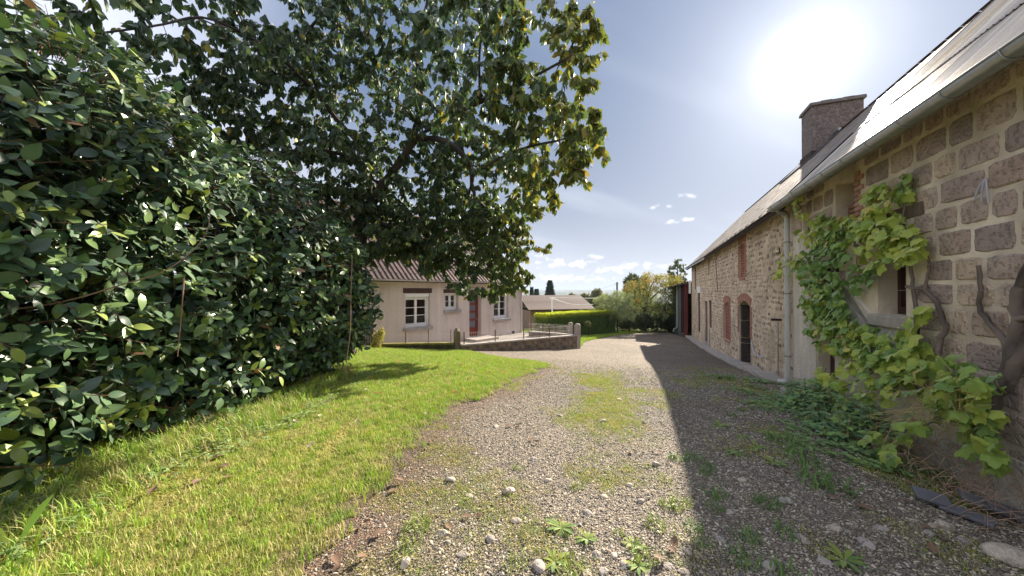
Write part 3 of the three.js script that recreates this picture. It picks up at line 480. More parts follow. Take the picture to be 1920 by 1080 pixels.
// ---- downpipe at the joint of the two buildings, standpipe, cable
{
  const top = wallPt(7.66, 1.62, .1), bot = wallPt(7.66, footH(7.66) + .12, .1), gut = wallPt(7.5, 1.74, .3);
  const t = thing('downpipe', 'tall white plastic rainwater downpipe between the barn and the vine covered wall', 'downpipe', V(bot.x, gy(bot.x, -bot.z), bot.z)); t.updateMatrixWorld(true); const l = v => t.worldToLocal(v.clone());
  part('pipe', tube([l(top), l(bot)], .05, 14), MAT.pvc, t);
  part('swan_neck', tube(smooth([gut, wallPt(7.55, 1.66, .28), wallPt(7.64, 1.58, .13), wallPt(7.66, 1.5, .1)].map(l), 10), .054, 12), MAT.zinc, t);
  part('shoe', tube(smooth([wallPt(7.66, footH(7.66) + .2, .1), wallPt(7.67, footH(7.66) + .07, .12), wallPt(7.75, footH(7.66) + .04, .24)].map(l), 8), .055, 12), MAT.pvc, t);
  for (const h of [-.06, -1.35, 1.0]) { const g = new THREE.CylinderGeometry(.057, .057, .03, 14); const p = l(wallPt(7.66, h, .1)); g.translate(p.x, p.y, p.z); part('clip', muv(g), MAT.steel, t); }
  part('socket', tube([l(wallPt(7.66, .32, .1)), l(wallPt(7.66, .2, .1))], .057, 14), MAT.pvc, t);
  const [s1, h1] = wallSH(1458, 601, .06), sb = wallPt(s1, footH(s1), .06), u = thing('standpipe', 'thin grey water standpipe with a dark bracket on the barn wall', 'standpipe', V(sb.x, gy(sb.x, -sb.z), sb.z)); u.updateMatrixWorld(true); const k = v => u.worldToLocal(v.clone());
  part('pipe', tube([k(wallPt(s1, h1, .06)), k(wallPt(s1, footH(s1) + .02, .06))], .016, 8), MAT.zinc, u);
  { const g = rbox(.07, .05, .2, .01); const p = k(wallPt(s1 - .02, h1 + .02, .09)); g.rotateY(WALL_TURN); g.translate(p.x, p.y, p.z); part('bracket', g, MAT.darkWood, u); }
  for (const h of [h1 - .55, h1 - 1.15]) { const g = new THREE.CylinderGeometry(.02, .02, .02, 8), p = k(wallPt(s1, h, .06)); g.translate(p.x, p.y, p.z); part('clip', muv(g), MAT.steel, u); }
  const pts = [[1409, 640, .02], [1411, 655, .05], [1417, 665, .08], [1427, 669, .05], [1432, 669, .02]].map(([a, b, q]) => { const [s, h] = wallSH(a, b, q); return wallPt(s, h, q); });
  const c = solo('hose', tube(smooth(pts, 20), .018, 8), M([.42, .45, .5], { roughness: .4 }), 'grey hose looping from the barn door into a hole in the wall', 'hose');
}

// ---- the house with the vine
{
  const { o, L, Lp, s0, yBase } = wallThing('vine_house', 'near stone block house with corrugated metal roof and grapevine on its wall', 'house', 4.5, gy(4.6, 4.2));
  const X = s => s0 - s, Y = h => h + EYE - yBase, END = -3, E = 1.98;
  const H = (px0, px1, py0, py1) => { const [s1] = wallSH(px0, py0), [sa] = wallSH(px1, py0), [, t] = wallSH((px0 + px1) / 2, py0), [, b] = wallSH((px0 + px1) / 2, py1); return { s0: sa, s1, h0: b, h1: t }; };
  const win = H(1646, 1699, 418, 590), door = H(1533, 1566, 520, 735), loft = H(1568, 1606, 335, 432); loft.h1 = Math.min(loft.h1, E - .2);
  const hs = [win, door, loft].map(h => rectPath(X(h.s1), X(h.s0), Y(h.h0), Y(h.h1)));
  const bot = s => footH(s) - .5, outline = []; for (let s = JOINT - .004; s > END; s -= 1.2) outline.push([X(s), Y(bot(s))]); outline.push([X(END), Y(bot(END))], [X(END), Y(E + .1)], [X(JOINT - .004), Y(E + .1)]);
  part('wall', slabWithHoles(outline, hs, .5), MAT.mortar, o);
  const W = 6.2; part('back_wall', span(X(JOINT) + .01, X(END), Y(-3), Y(E), -W, -W + .4), MAT.mortar, o); part('gable_wall', span(X(END) - .4, X(END) - .01, Y(-3), Y(E - .1), -W + .41, -.51), MAT.mortar, o); part('ceiling', span(X(JOINT) + .01, X(END), Y(E - .1), Y(E), -W + .41, -.51), MAT.interior, o); part('floor', span(X(JOINT) + .01, X(END), Y(-2.4), Y(-1.9), -W + .41, -.51), MAT.interior, o);
  part('partition', span(X(JOINT) + .01, X(JOINT) + .2, Y(-3), Y(E - .1), -W + .41, -.51), MAT.interior, o);
  // dressed blocks in courses
  const clear = (s, h, w, hh) => ![win, door, loft].some(k => s + w / 2 > k.s0 - .05 && s - w / 2 < k.s1 + .05 && h + hh / 2 > k.h0 - (k === win ? .2 : .05) && h - hh / 2 < k.h1 + .13);
  const renderEdge = h => 5.05 + .25 * Math.sin(h * 2.3) ;       // beyond it, towards the barn, the wall is rendered
  let h = 1.95, row = 0; const q = rngOf(640);
  while (h > -1.42) {
    const rh = .205 + .05 * q(); let s = .4 + q() * .3;
    while (s < 7.4) {
      let w = .2 + .2 * q() + (q() < .2 ? .12 : 0); const cs = s + w / 2, ch = h - rh / 2 + (q() - .5) * .015; s += w + .026 + .022 * q();
      const rend = cs > renderEdge(ch) && ch < .75; if (rend && q() < .82) continue; if (cs > 6.3 && ch < 1) continue;
      if (!clear(cs, ch, w, rh) || ch - rh / 2 < footH(cs) + .22) continue;
      const g = stoneGeo(w, rh, .008 + .009 * q(), 19, .06, 10 + 9 * q(), q, .03); g.rotateZ((q() - .5) * .05); const p = L(cs, ch, .0); g.translate(p.x, p.y, p.z); const t = q(); part('stone_block', g, MAT.stone[Math.min(5, Math.floor(t * 6))], o);
    }
    h -= rh + .03 + .016 * q(); row++;
  }
  // rough render skin at the foot and beside the door
  const skin = (pts, z0, z1, mat) => { const s = new THREE.Shape(pts.map(p => new THREE.Vector2(X(p[0]), Y(p[1])))), g = new THREE.ExtrudeGeometry(s, { depth: z1 - z0, bevelEnabled: true, bevelSize: .012, bevelThickness: .008, bevelSegments: 1 }); g.translate(0, 0, z0); return part('render_coat', muv(g), mat, o); };
  { const pts = [[7.6, -2.4]]; for (let s = 7.6; s >= END; s -= .3) pts.push([s, (s > 5.6 ? .9 : lerp(-1.5, -1.25, fbm(s * 1.4, 3, 3))) ]); pts.push([END, -2.4]); const a = pts.filter(p => p[0] > door.s1 + .02 || p[1] < -1.2); }
  skin([[7.58, -2.4], [7.58, 1.1], [door.s1 + .03, 1.0], [door.s1 + .03, -2.4]], .0, .02, MAT.render);
  skin([[door.s0 - .03, -2.4], [door.s0 - .03, .35], [6.1, .3], [5.6, .1], [win.s1 + .12, win.h0 - .03], [win.s0 - .12, win.h0 - .05], [win.s0 - .25, win.h0 - .35], [4.4, -.95], [3.9, -1.3], [3.1, -1.38], [2.2, -1.35], [1, -1.4], [0, -1.38], [0, -2.4]], .0, .014, MAT.render);
  // window: outer sill, frame, panes; a board lintel
  part('window_sill', (() => { const g = rbox(win.s1 - win.s0 + .22, .16, .3, .03); const p = L((win.s0 + win.s1) / 2, win.h0 - .085, -.08); g.translate(p.x, p.y, p.z); return g; })(), MAT.concrete, o);
  { const w = part('window', merge([span(X(win.s1) + .003, X(win.s1) + .07, Y(win.h0) + .003, Y(win.h1), -.26, -.19), span(X(win.s0) - .07, X(win.s0) - .003, Y(win.h0) + .003, Y(win.h1), -.26, -.19), span(X(win.s1) + .071, X(win.s0) - .071, Y(win.h0) + .003, Y(win.h0) + .09, -.26, -.17), span(X(win.s1) + .071, X(win.s0) - .071, Y(win.h1) - .08, Y(win.h1), -.26, -.19)]), M([.07, .03, .025], { map: T.wood, roughness: .5 }), o);
    part('pane', span(X(win.s1) + .07, X(win.s0) - .07, Y(win.h0) + .09, Y(win.h1) - .08, -.235, -.23), MAT.glass, w);
    part('pot', (() => { const g = new THREE.LatheGeometry([[0, 0], [.05, 0], [.06, .09], [.055, .1], [0, .1]].map(a => new THREE.Vector2(...a)), 12); const p = L((win.s0 * .6 + win.s1 * .4), win.h0 + .09, -.4); g.translate(p.x, p.y, p.z); return g; })(), M([.4, .2, .12]), w);
    part('inner_ledge', span(X(win.s1) + .01, X(win.s0) - .01, Y(win.h0), Y(win.h0) + .085, -.49, -.27), MAT.interior, w);
    part('blind', span(X(win.s1) + .01, X(win.s0) - .01, Y(win.h0) + .1, Y(win.h1) - .1, -.9, -.88), M([.05, .06, .09]), w); }
  { const p0 = Lp(1727, 395), g = span(X(win.s1) - .05, X(win.s0) + .3, Y(win.h1) + .003, Y(win.h1) + .14, -.3, .02); part('lintel', g, MAT.oldWood, o); }
  // door, its step, the loft opening with brick jamb
  part('door', span(X(door.s1) + .003, X(door.s0) - .003, Y(door.h0), Y(door.h1), -.22, -.17), MAT.purpleDoor, o);
  part('doorstep', (() => { const g = rbox(1.5, .2, .55, .03); const p = L((door.s0 + door.s1) / 2 - .35, footH(door.s0) + .08, .26); g.translate(p.x, p.y, p.z); return g; })(), MAT.concrete, o);
  part('door_lintel', span(X(door.s1) - .12, X(door.s0) + .12, Y(door.h1) + .002, Y(door.h1) + .15, -.2, .02), MAT.darkWood, o);
  { const list = []; for (let y = loft.h0; y < loft.h1 - .05; y += .072) { const w = (Math.round(y / .072) % 2) ? .11 : .2; list.push(rbox(w, .06, .22, .006, X(loft.s0 - w / 2 - .006), Y(y) + .036, -.085)); } for (let y = loft.h0; y < loft.h0 + .4; y += .072) for (let k = 0; k < 3; k++) list.push(rbox((loft.s1 - loft.s0) / 3 - .014, .06, .1, .006, lerp(X(loft.s1), X(loft.s0), (k + .5) / 3), Y(y) + .036, -.2)); for (let k = 0; k < 3; k++) list.push(rbox(.2, .06, .22, .006, X(loft.s1 + .11), Y(loft.h0 + .1 + k * .072), -.09)); pieces('brick', list, MAT.brick, o, 80); }
  part('loft_board', span(X(loft.s1) + .003, X(loft.s0) - .003, Y(loft.h0) + .4, Y(loft.h1), -.32, -.28), MAT.darkWood, o);
  part('loft_sill', span(X(loft.s1) - .2, X(loft.s0) + .25, Y(loft.h0) - .09, Y(loft.h0) - .002, -.3, .03), MAT.darkWood, o);
  // roof of corrugated sheets, a touch lower than the barn's slates
  const out = .30, slope = 4.75, onR = (s, u, up) => { const z = out - u * Math.cos(PITCH), y = E + .05 - out * Math.tan(PITCH) + u * Math.sin(PITCH); const p = L(s, y, z); p.y += up * Math.cos(PITCH); p.z += up * Math.sin(PITCH); return p; };
  const wave = .076, amp = .0095;
  function corrugated(s1, s2, u1, u2, lift) {       // flat pans between narrow ribs
    const prof = [[0, 0], [.64, 0], [.72, 1], [.9, 1], [.98, 0]], xs = []; for (let k = Math.floor(s1 / wave); k * wave < s2; k++) for (const [f, up] of prof) { const s = (k + f) * wave; if (s >= s1 && s <= s2) xs.push([s, up]); }
    const pos = [], uv = [], rows = [[u1, .006], [u2, 0]]; for (let i = 0; i < xs.length - 1; i++) { const c = [0, 1].flatMap(e => rows.map(([u, l]) => [onR(xs[i + e][0], u, lift + l + xs[i + e][1] * .013), xs[i + e][0], u])); for (const k of [0, 1, 3, 0, 3, 2]) { const [p, a, d] = c[k]; pos.push(p.x, p.y, p.z); uv.push(a, d); } }
    const g = new THREE.BufferGeometry(); g.setAttribute('position', new THREE.Float32BufferAttribute(pos, 3)); g.setAttribute('uv', new THREE.Float32BufferAttribute(uv, 2)); g.computeVertexNormals(); return g;
  }
  const sheetMat = Object.assign(MAT.corrugated.clone(), { side: THREE.DoubleSide }), sheetMats = [[.80, .77, .72, .27], [.66, .63, .58, .34], [.74, .70, .63, .3], [.56, .52, .47, .4]].map(([a, b, c, r]) => { const m = sheetMat.clone(); m.color.setRGB(a, b, c); m.roughness = r; m.map = rep(T.lichen, .5, .12); return m; });
  for (let r = 0; r < 2; r++) for (let s = END; s < JOINT - .2;) { const s2 = Math.min(s + .836, JOINT - .125); part('roof_sheet', corrugated(s, s2 + (s2 < JOINT - .2 ? .05 : 0), r ? 1.75 : -.02, r ? slope : 1.85, .03 + (r ? .014 : 0) + .006 * (Math.round(s / .836) % 2)), sheetMats[(Math.abs(Math.round(s / .836)) * 3 + r) % 4], o); s = s2; if (s2 > JOINT - .2) break; }
  { const pos = []; const quad = [[END, 0, 0], [JOINT - .125, 0, 0], [JOINT - .125, slope, 0], [END, slope, 0]].map(a => onR(...a)), dn = quad.map(p => V(p.x, p.y - .08, p.z)); for (const f of [[quad[0], quad[1], quad[2], quad[3]], [dn[3], dn[2], dn[1], dn[0]], [quad[1], quad[0], dn[0], dn[1]], [quad[2], quad[1], dn[1], dn[2]]]) for (const k of [0, 1, 2, 0, 2, 3]) pos.push(f[k].x, f[k].y, f[k].z); const g = new THREE.BufferGeometry(); g.setAttribute('position', new THREE.Float32BufferAttribute(pos, 3)); g.computeVertexNormals(); part('roof_deck', muv(g), Object.assign(M([.5, .43, .36], { map: T.wood }), { side: THREE.DoubleSide }), o); }
  part('back_roof', (() => { const a = onR(END, slope, 0), b = onR(JOINT - .125, slope, 0), c = V(b.x, Y(E - .1), -W - .3), d = V(a.x, Y(E - .1), -W - .3), pos = []; for (const p of [a, b, c, a, c, d]) pos.push(p.x, p.y, p.z); const g = new THREE.BufferGeometry(); g.setAttribute('position', new THREE.Float32BufferAttribute(pos, 3)); g.computeVertexNormals(); return muv(g); })(), sheetMat, o);
  // soffit board, gutter with brackets
  { const gut = new THREE.Group(); gut.name = 'gutter'; o.add(gut); const z = out + .07, y = Y(E + .05) - out * Math.tan(PITCH) - .02, x0 = X(JOINT - .02), x1 = X(END), pr = []; const r = .082; for (let i = 0; i <= 12; i++) { const a = Math.PI + i / 12 * Math.PI; pr.push([z + Math.cos(a) * r, y + Math.sin(a) * r + .02]); } const pos = [], uvv = [], idx = []; pr.forEach(([zz, yy], i) => { pos.push(x0, yy, zz, x1, yy, zz); uvv.push(0, i * .03, x1 - x0, i * .03); }); for (let i = 0; i < 12; i++) { const a = i * 2; idx.push(a, a + 1, a + 3, a, a + 3, a + 2); } const g = new THREE.BufferGeometry(); g.setAttribute('position', new THREE.Float32BufferAttribute(pos, 3)); g.setAttribute('uv', new THREE.Float32BufferAttribute(uvv, 2)); g.setIndex(idx); g.computeVertexNormals();
    part('trough', g, Object.assign(MAT.zinc.clone(), { side: THREE.DoubleSide }), gut); part('bead', tube([V(x0, y + .02, z + r), V(x1, y + .02, z + r)], .011, 6), MAT.zinc, gut);
    for (let s = JOINT - .2; s > 0; s -= .55) { const c = []; for (let i = 0; i <= 8; i++) { const a = Math.PI + i / 8 * Math.PI; c.push(V(X(s), y + .02 + Math.sin(a) * (r + .004), z + Math.cos(a) * (r + .004))); } part('bracket', tube(c, .009, 5), MAT.zinc, gut); } 
    const cap = new THREE.CircleGeometry(r, 14, Math.PI, Math.PI); cap.rotateY(-Math.PI / 2); cap.translate(x0 - .001, y + .02, z); part('end_cap', muv(cap), Object.assign(MAT.zinc.clone(), { side: THREE.DoubleSide }), gut); }
  for (const py of [497, 545]) { const a = Lp(1735, py, .06), b = V(X(1.2), a.y + .01, .06); part('vine_wire', tube([V(X(5.6), a.y, .06), b], .0022, 4), MAT.zinc, o); }
  // a scrap of cord tied to a nail
  { const p = Lp(1851, 333, .03); for (let k = 0; k < 3; k++) part('cord', tube(smooth([V(p.x, p.y, p.z), V(p.x - .05 + k * .04, p.y - .07, p.z + .015), V(p.x - .11 + k * .07, p.y - .17 - .03 * k, p.z + .005)], 8), .007, 5), M([.5, .5, .58]), o); }
}

// ------------------------------------------------------------------ the rendered house on the left
{
  const AX = -4.8, AD = 13.1, EX = .646, ED = .763, U0 = 4.2;   // facade line: (AX, AD) + u (EX, ED)
  const yB = EYE - 2.2, turn = Math.atan2(ED, EX);
  const o = thing('cottage', 'low pale pink rendered cottage with brown tile roof and white windows', 'house', V(AX + U0 * EX, yB, -(AD + U0 * ED)), turn); o.updateMatrixWorld(true);
  const uv = (px, py) => { const k = (px - 960) / F, u = (k * AD - AX) / (EX - k * ED); return [u, (545 - py) / F * (AD + u * ED)]; };
  const X = u => u - U0, Y = h => h + EYE - yB;
  const hole = (a, b, t, bt) => { const [u0] = uv(a, t), [u1] = uv(b, t), [, h1] = uv((a + b) / 2, t), [, h0] = uv((a + b) / 2, bt); return { u0, u1, h0, h1 }; };
  const big = hole(759.9, 806, 549.5, 613), small = hole(835, 859.5, 549.5, 581), door = hole(880, 902.5, 550, 631), right = hole(926, 953.5, 549, 597);
  const uL = -2.6, uR = uv(978, 560)[0], E = .62, G0 = -2.9, D = 7.5;
  part('wall', slabWithHoles(rectPath(X(uL), X(uR), Y(G0), Y(E)), [big, small, door, right].map(h => rectPath(X(h.u0), X(h.u1), Y(h.h0), Y(h.h1))), .35), MAT.pinkRender, o);
  part('back_wall', span(X(uL), X(uR), Y(G0), Y(E), -D, -D + .3), MAT.pinkRender, o);
  const tanP = .86, ridge = E + D / 2 * tanP;
  for (const u of [uL, uR - .3]) { const s = new THREE.Shape([[.003, Y(G0)], [.003, Y(E)], [D / 2, Y(ridge)], [D - .003, Y(E)], [D - .003, Y(G0)]].map(p => new THREE.Vector2(...p))), g = new THREE.ExtrudeGeometry(s, { depth: .3, bevelEnabled: false }); g.rotateY(Math.PI / 2); g.translate(X(u) + (u === uL ? .004 : -.004), 0, 0); part('gable_wall', muv(g), MAT.pinkRender, o); }
  part('floor', span(X(uL) + .35, X(uR) - .35, Y(-2.25), Y(-2.15), -D + .31, -.36), MAT.interior, o); part('ceiling', span(X(uL) + .35, X(uR) - .35, Y(.4), Y(.5), -D + .31, -.36), MAT.interior, o); part('inner_wall', span(X(uL) + .35, X(uR) - .35, Y(-2.14), Y(.39), -2.6, -2.5), MAT.interior, o);
  for (const h of [big, small, door, right]) part('lintel', span(X(h.u0) - .1, X(h.u1) + .1, Y(h.h1) + .002, Y(h.h1) + (h === big ? .2 : .17), -.1, .012), MAT.lintel, o);
  function window(h, rows, shutter) {
    const w = new THREE.Group(); w.name = 'window'; o.add(w); const z = -.17, f = .06, top = shutter ? h.h1 - .16 : h.h1, x0 = X(h.u0) + .002, x1 = X(h.u1) - .002, y0 = Y(h.h0) + .002, y1 = Y(top) - .002, mx = (x0 + x1) / 2;
    part('frame', merge([span(x0, x0 + f, y0, y1, z - .06, z), span(x1 - f, x1, y0, y1, z - .06, z), span(x0 + f, x1 - f, y1 - f, y1, z - .06, z - .001), span(x0 + f, x1 - f, y0, y0 + f + .03, z - .06, z + .004)]), MAT.white, w);
    for (const [a, b] of [[x0 + f, mx], [mx, x1 - f]]) { const s = part('sash', merge([span(a + .002, a + .05, y0 + f + .032, y1 - f - .002, z - .045, z + .012), span(b - .05, b - .002, y0 + f + .032, y1 - f - .002, z - .045, z + .012), span(a + .05, b - .05, y0 + f + .032, y0 + f + .085, z - .045, z + .011), span(a + .05, b - .05, y1 - f - .05, y1 - f - .002, z - .045, z + .011)]), MAT.white, w);
      const p0 = y0 + f + .085, p1 = y1 - f - .05; for (let i = 0; i < rows; i++) part('pane', span(a + .05, b - .05, lerp(p0, p1, i / rows) + (i ? .012 : 0), lerp(p0, p1, (i + 1) / rows) - (i < rows - 1 ? .012 : 0), z - .025, z - .02), MAT.glass, s); for (let i = 1; i < rows; i++) part('glazing_bar', span(a + .05, b - .05, lerp(p0, p1, i / rows) - .012, lerp(p0, p1, i / rows) + .012, z - .035, z + .008), MAT.white, s); }
    if (shutter) part('shutter_box', rbox(x1 - x0, .155, .13, .03, mx, Y(h.h1) - .08, z + .07), MAT.white, w);
    part('sill', (() => { const g = rbox(x1 - x0 + .2, .13, .28, .015, mx, Y(h.h0) - .066, -.02); return g; })(), MAT.sill, w);
    if (shutter) part('guide_rail', merge([span(x0, x0 + .03, y0, Y(top), z + .005, z + .05), span(x1 - .05, x1, y0, Y(top), z + .005, z + .05)]), MAT.white, w);
    part('curtain', (() => { const g = new THREE.PlaneGeometry(.16, y1 - y0 - .1, 8, 1), p = g.attributes.position; for (let i = 0; i < p.count; i++) p.setZ(i, Math.sin(p.getX(i) * 60) * .02); g.computeVertexNormals(); g.translate(x0 + f + .08, (y0 + y1) / 2, z - .2); return g; })(), M([.16, .09, .08], { side: THREE.DoubleSide }), w);
  }
  window(big, 3, true); window(small, 2, false); window(right, 3, false);
  { const d = new THREE.Group(); d.name = 'door'; o.add(d); const x0 = X(door.u0) + .003, x1 = X(door.u1) - .003, y0 = Y(door.h0) + .004, y1 = Y(door.h1) - .004, z = -.24, n = 4, lo = y0 + .42, hi = y1 - .14;
    const bars = [span(x0, x0 + .13, y0, y1, z - .05, z), span(x1 - .15, x1, y0, y1, z - .05, z), span(x0 + .13, x1 - .15, y0, lo, z - .05, z - .004), span(x0 + .13, x1 - .15, hi, y1, z - .05, z - .004)]; for (let i = 1; i < n; i++) bars.push(span(x0 + .13, x1 - .15, lerp(lo, hi, i / n) - .05, lerp(lo, hi, i / n) + .05, z - .05, z - .004));
    part('leaf', merge(bars), MAT.redDoor, d); for (let i = 0; i < n; i++) part('pane', span(x0 + .13, x1 - .15, lerp(lo, hi, i / n) + (i ? .05 : 0), lerp(lo, hi, (i + 1) / n) - (i < n - 1 ? .05 : 0), z - .03, z - .02), M([.16, .16, .2], { roughness: .15 }), d);
    part('handle', merge([box(.02, .02, .07, x1 - .1, lo + .4, z + .03), box(.12, .02, .02, x1 - .15, lo + .4, z + .06)]), MAT.zinc, d); part('doorstep', rbox(1.5, .16, .9, .02, (x0 + x1) / 2, Y(door.h0) - .085, .4), MAT.concrete, o); }
  // roof with interlocking tiles, gutter and downpipe
  const out = .32, c = Math.cos(Math.atan(tanP)), sL = (D / 2 + out) / c, on = (u, s, up) => { const z = out - s * c, y = E + .06 - out * tanP + s * c * tanP; return V(X(u), Y(y) + up * c, z + up * tanP * c); };
  const slab = (u1, u2, a, b, up1, up2) => { const p = [[u1, a, up1], [u2, a, up1], [u2, b, up1], [u1, b, up1], [u1, a, up2], [u2, a, up2], [u2, b, up2], [u1, b, up2]].map(k => on(...k)), f = [[4, 5, 6, 7], [3, 2, 1, 0], [0, 1, 5, 4], [2, 3, 7, 6], [1, 2, 6, 5], [3, 0, 4, 7]], pos = []; for (const [i, j, k, l] of f) for (const m of [i, j, k, i, k, l]) pos.push(p[m].x, p[m].y, p[m].z); const g = new THREE.BufferGeometry(); g.setAttribute('position', new THREE.Float32BufferAttribute(pos, 3)); g.computeVertexNormals(); return muv(g); };
  part('roof', slab(uL - .15, uR + .18, 0, sL, -.1, -.01), MAT.darkWood, o);
  { const g = slab(uL - .15, uR + .18, 0, sL, -.1, .03); const p = g.attributes.position; for (let i = 0; i < p.count; i += 3) { for (let k = 0; k < 3; k++) p.setZ(i + k, -D - p.getZ(i + k)); const a = [p.getX(i), p.getY(i), p.getZ(i)]; p.setXYZ(i, p.getX(i + 1), p.getY(i + 1), p.getZ(i + 1)); p.setXYZ(i + 1, ...a); } g.computeVertexNormals(); part('roof', g, MAT.tile[0], o); }
  const tiles = [], q = rngOf(91); for (let s = 0, r = 0; s < sL - .1; s += .335, r++) for (let u = uL - .15; u < uR + .1; u += .215) { const l = Math.min(.39, sL - s), g = merge([slab(u, u + .2, s, s + l, .005, .03 + .004 * q()), slab(u + .155, u + .215, s, s + l, .02, .062)]); tiles.push([Math.hypot(u - 2.6, (s - 1) * 1.6), g]); }
  tiles.sort((a, b) => a[0] - b[0]); pieces('roof_tile', tiles.map(t => t[1]), MAT.tile, o, 300);
  part('ridge', slab(uL - .15, uR + .18, sL - .1, sL + .02, .03, .12), MAT.tile[0], o);
  { const z = out + .06, y = Y(E + .06 - out * tanP), pr = [], pos = [], idx = []; for (let i = 0; i <= 8; i++) { const a = Math.PI * (1 + i / 8); pr.push([z + Math.cos(a) * .06, y + .02 + Math.sin(a) * .06]); } pr.forEach(([zz, yy]) => pos.push(X(uL - .15), yy, zz, X(uR + .18), yy, zz)); for (let i = 0; i < 8; i++) { const a = 2 * i; idx.push(a, a + 1, a + 3, a, a + 3, a + 2); } const g = new THREE.BufferGeometry(); g.setAttribute('position', new THREE.Float32BufferAttribute(pos, 3)); g.setIndex(idx); g.computeVertexNormals(); part('gutter', muv(g), Object.assign(MAT.zinc.clone(), { side: THREE.DoubleSide }), o);
    part('downpipe', tube(smooth([V(X(uR + .1), y - .04, z), V(X(uR + .1), y - .14, z - .05), V(X(uR) - .08, y - .4, .07), V(X(uR) - .08, y - .6, .06), V(X(uR) - .08, Y(-2.7), .06)], 24), .042, 8), MAT.pvc, o);
    part('fascia', span(X(uL - .15), X(uR + .18), Y(E - .26), Y(E - .16), out - .03, out - .005), MAT.sill, o); part('soffit', span(X(uL - .15), X(uR + .18), Y(E - .26), Y(E - .24), .002, out - .03), MAT.sill, o); }
  part('vent_grille', (() => { const [u, h] = uv(962, 623); return box(.22, .16, .02, X(u), Y(h), .012); })(), MAT.darkVoid, o);
}

// ------------------------------------------------------------------ the yard: low walls, gate piers, wire fence, gate
function lowWall(label, A, B, topH, thick, mat, capMat, courses) {     // A, B: [x, depth]
  const len = Math.hypot(B[0] - A[0], B[1] - A[1]), mid = [(A[0] + B[0]) / 2, (A[1] + B[1]) / 2], y0 = Math.min(gy(...A), gy(...B), gy(...mid)) - .3, o = thing('yard_wall', label, 'low wall', V(mid[0], gy(...mid), -mid[1]), Math.atan2(B[1] - A[1], B[0] - A[0]));
  const b = y0 - o.position.y, t = EYE + topH - o.position.y; part('core', span(-len / 2, len / 2, b, t - .05, -thick / 2 + .012, thick / 2 - .012), capMat, o);
  const q = rngOf(Math.round(len * 100)), list = []; const rows = courses; const lo = Math.max(b, -.12);
  for (let r = 0; r < rows; r++) { const h = (t - .06 - lo) / rows; for (let x = -len / 2 + (r % 2 ? .2 : 0); x < len / 2 - .02;) { const w = Math.min(.4, len / 2 - x); const g = rbox(w - .012, h - .012, thick, .008); g.translate(x + w / 2, lo + (r + .5) * h, (q() - .5) * .008); list.push(g); x += w; } }
  pieces('block', list, mat, o, 80); const capG = []; for (let x = -len / 2; x < len / 2 - .02; x += 1.1) { const w = Math.min(1.1, len / 2 - x); capG.push(rbox(w - .008, .06, thick + .05, .012, x + w / 2, t - .025 + (q() - .5) * .008, 0)); } capG.forEach(g => part('coping', g, capMat, o)); return { o, len, t };
}
const block = [M([.30, .25, .215], { map: T.lichen, bumpMap: T.rough, bumpScale: .012 }), M([.36, .30, .25], { map: T.lichen, bumpMap: T.rough, bumpScale: .012 }), M([.25, .215, .19], { map: T.lichen, bumpMap: T.rough, bumpScale: .012 })];
const PIER = [-1.93, 12.2], WEND = [2.83, 15.0], WL = [-4.55, 11.95], BACK0 = [2.81, 16.7], BACK1 = [.9, 17.9];
lowWall('dark mossy low wall under the wire fence left of the stone pier', WL, [PIER[0] - .1, PIER[1] - .01], -1.82, .2, [M([.085, .08, .055], { map: T.lichen, bumpMap: T.rough, bumpScale: .015 })], M([.30, .29, .07], { map: T.lichen, bumpMap: T.rough, bumpScale: .015 }), 2);  // shade put into the dark block colour, sunlight into the mossy coping
lowWall('grey concrete block wall right of the stone pier beside the gravel', [PIER[0] + .12, PIER[1] + .07], [WEND[0] - .09, WEND[1] - .05], -1.9, .2, block, MAT.concrete, 3);
lowWall('short low wall at the back of the yard behind the block wall', BACK0, BACK1, -2.08, .2, block, MAT.concrete, 2);
function pier(label, A, w, topH, mat, pointed) { const o = thing('pier', label, 'pier', G(A[0], A[1], -.1), .5), t = EYE + topH - o.position.y; part('shaft', rbox(w, t - .08, w, .02, 0, (t - .08) / 2, 0), mat, o); if (pointed) { const g = new THREE.CylinderGeometry(w * .28, w * .66, .12, 4, 1); g.rotateY(Math.PI / 4); g.translate(0, t - .02, 0); part('cap', muv(g), mat, o); } else { const g = new THREE.SphereGeometry(w * .56, 10, 6, 0, 6.3, 0, 1.57); g.scale(1, .7, 1); g.translate(0, t - .08, 0); part('cap', muv(g), mat, o); } }
pier('weathered granite pier with pointed top between the two low walls', PIER, .2, -1.35, M([.32, .27, .23], { map: T.lichen, bumpMap: T.granite, bumpScale: .02 }), true);
pier('rendered end pier with rounded top where the block wall meets the drive', WEND, .2, -1.41, MAT.concrete, false);
pier('second slimmer pier with rounded top behind the end pier', BACK0, .18, -1.5, MAT.concrete, false);
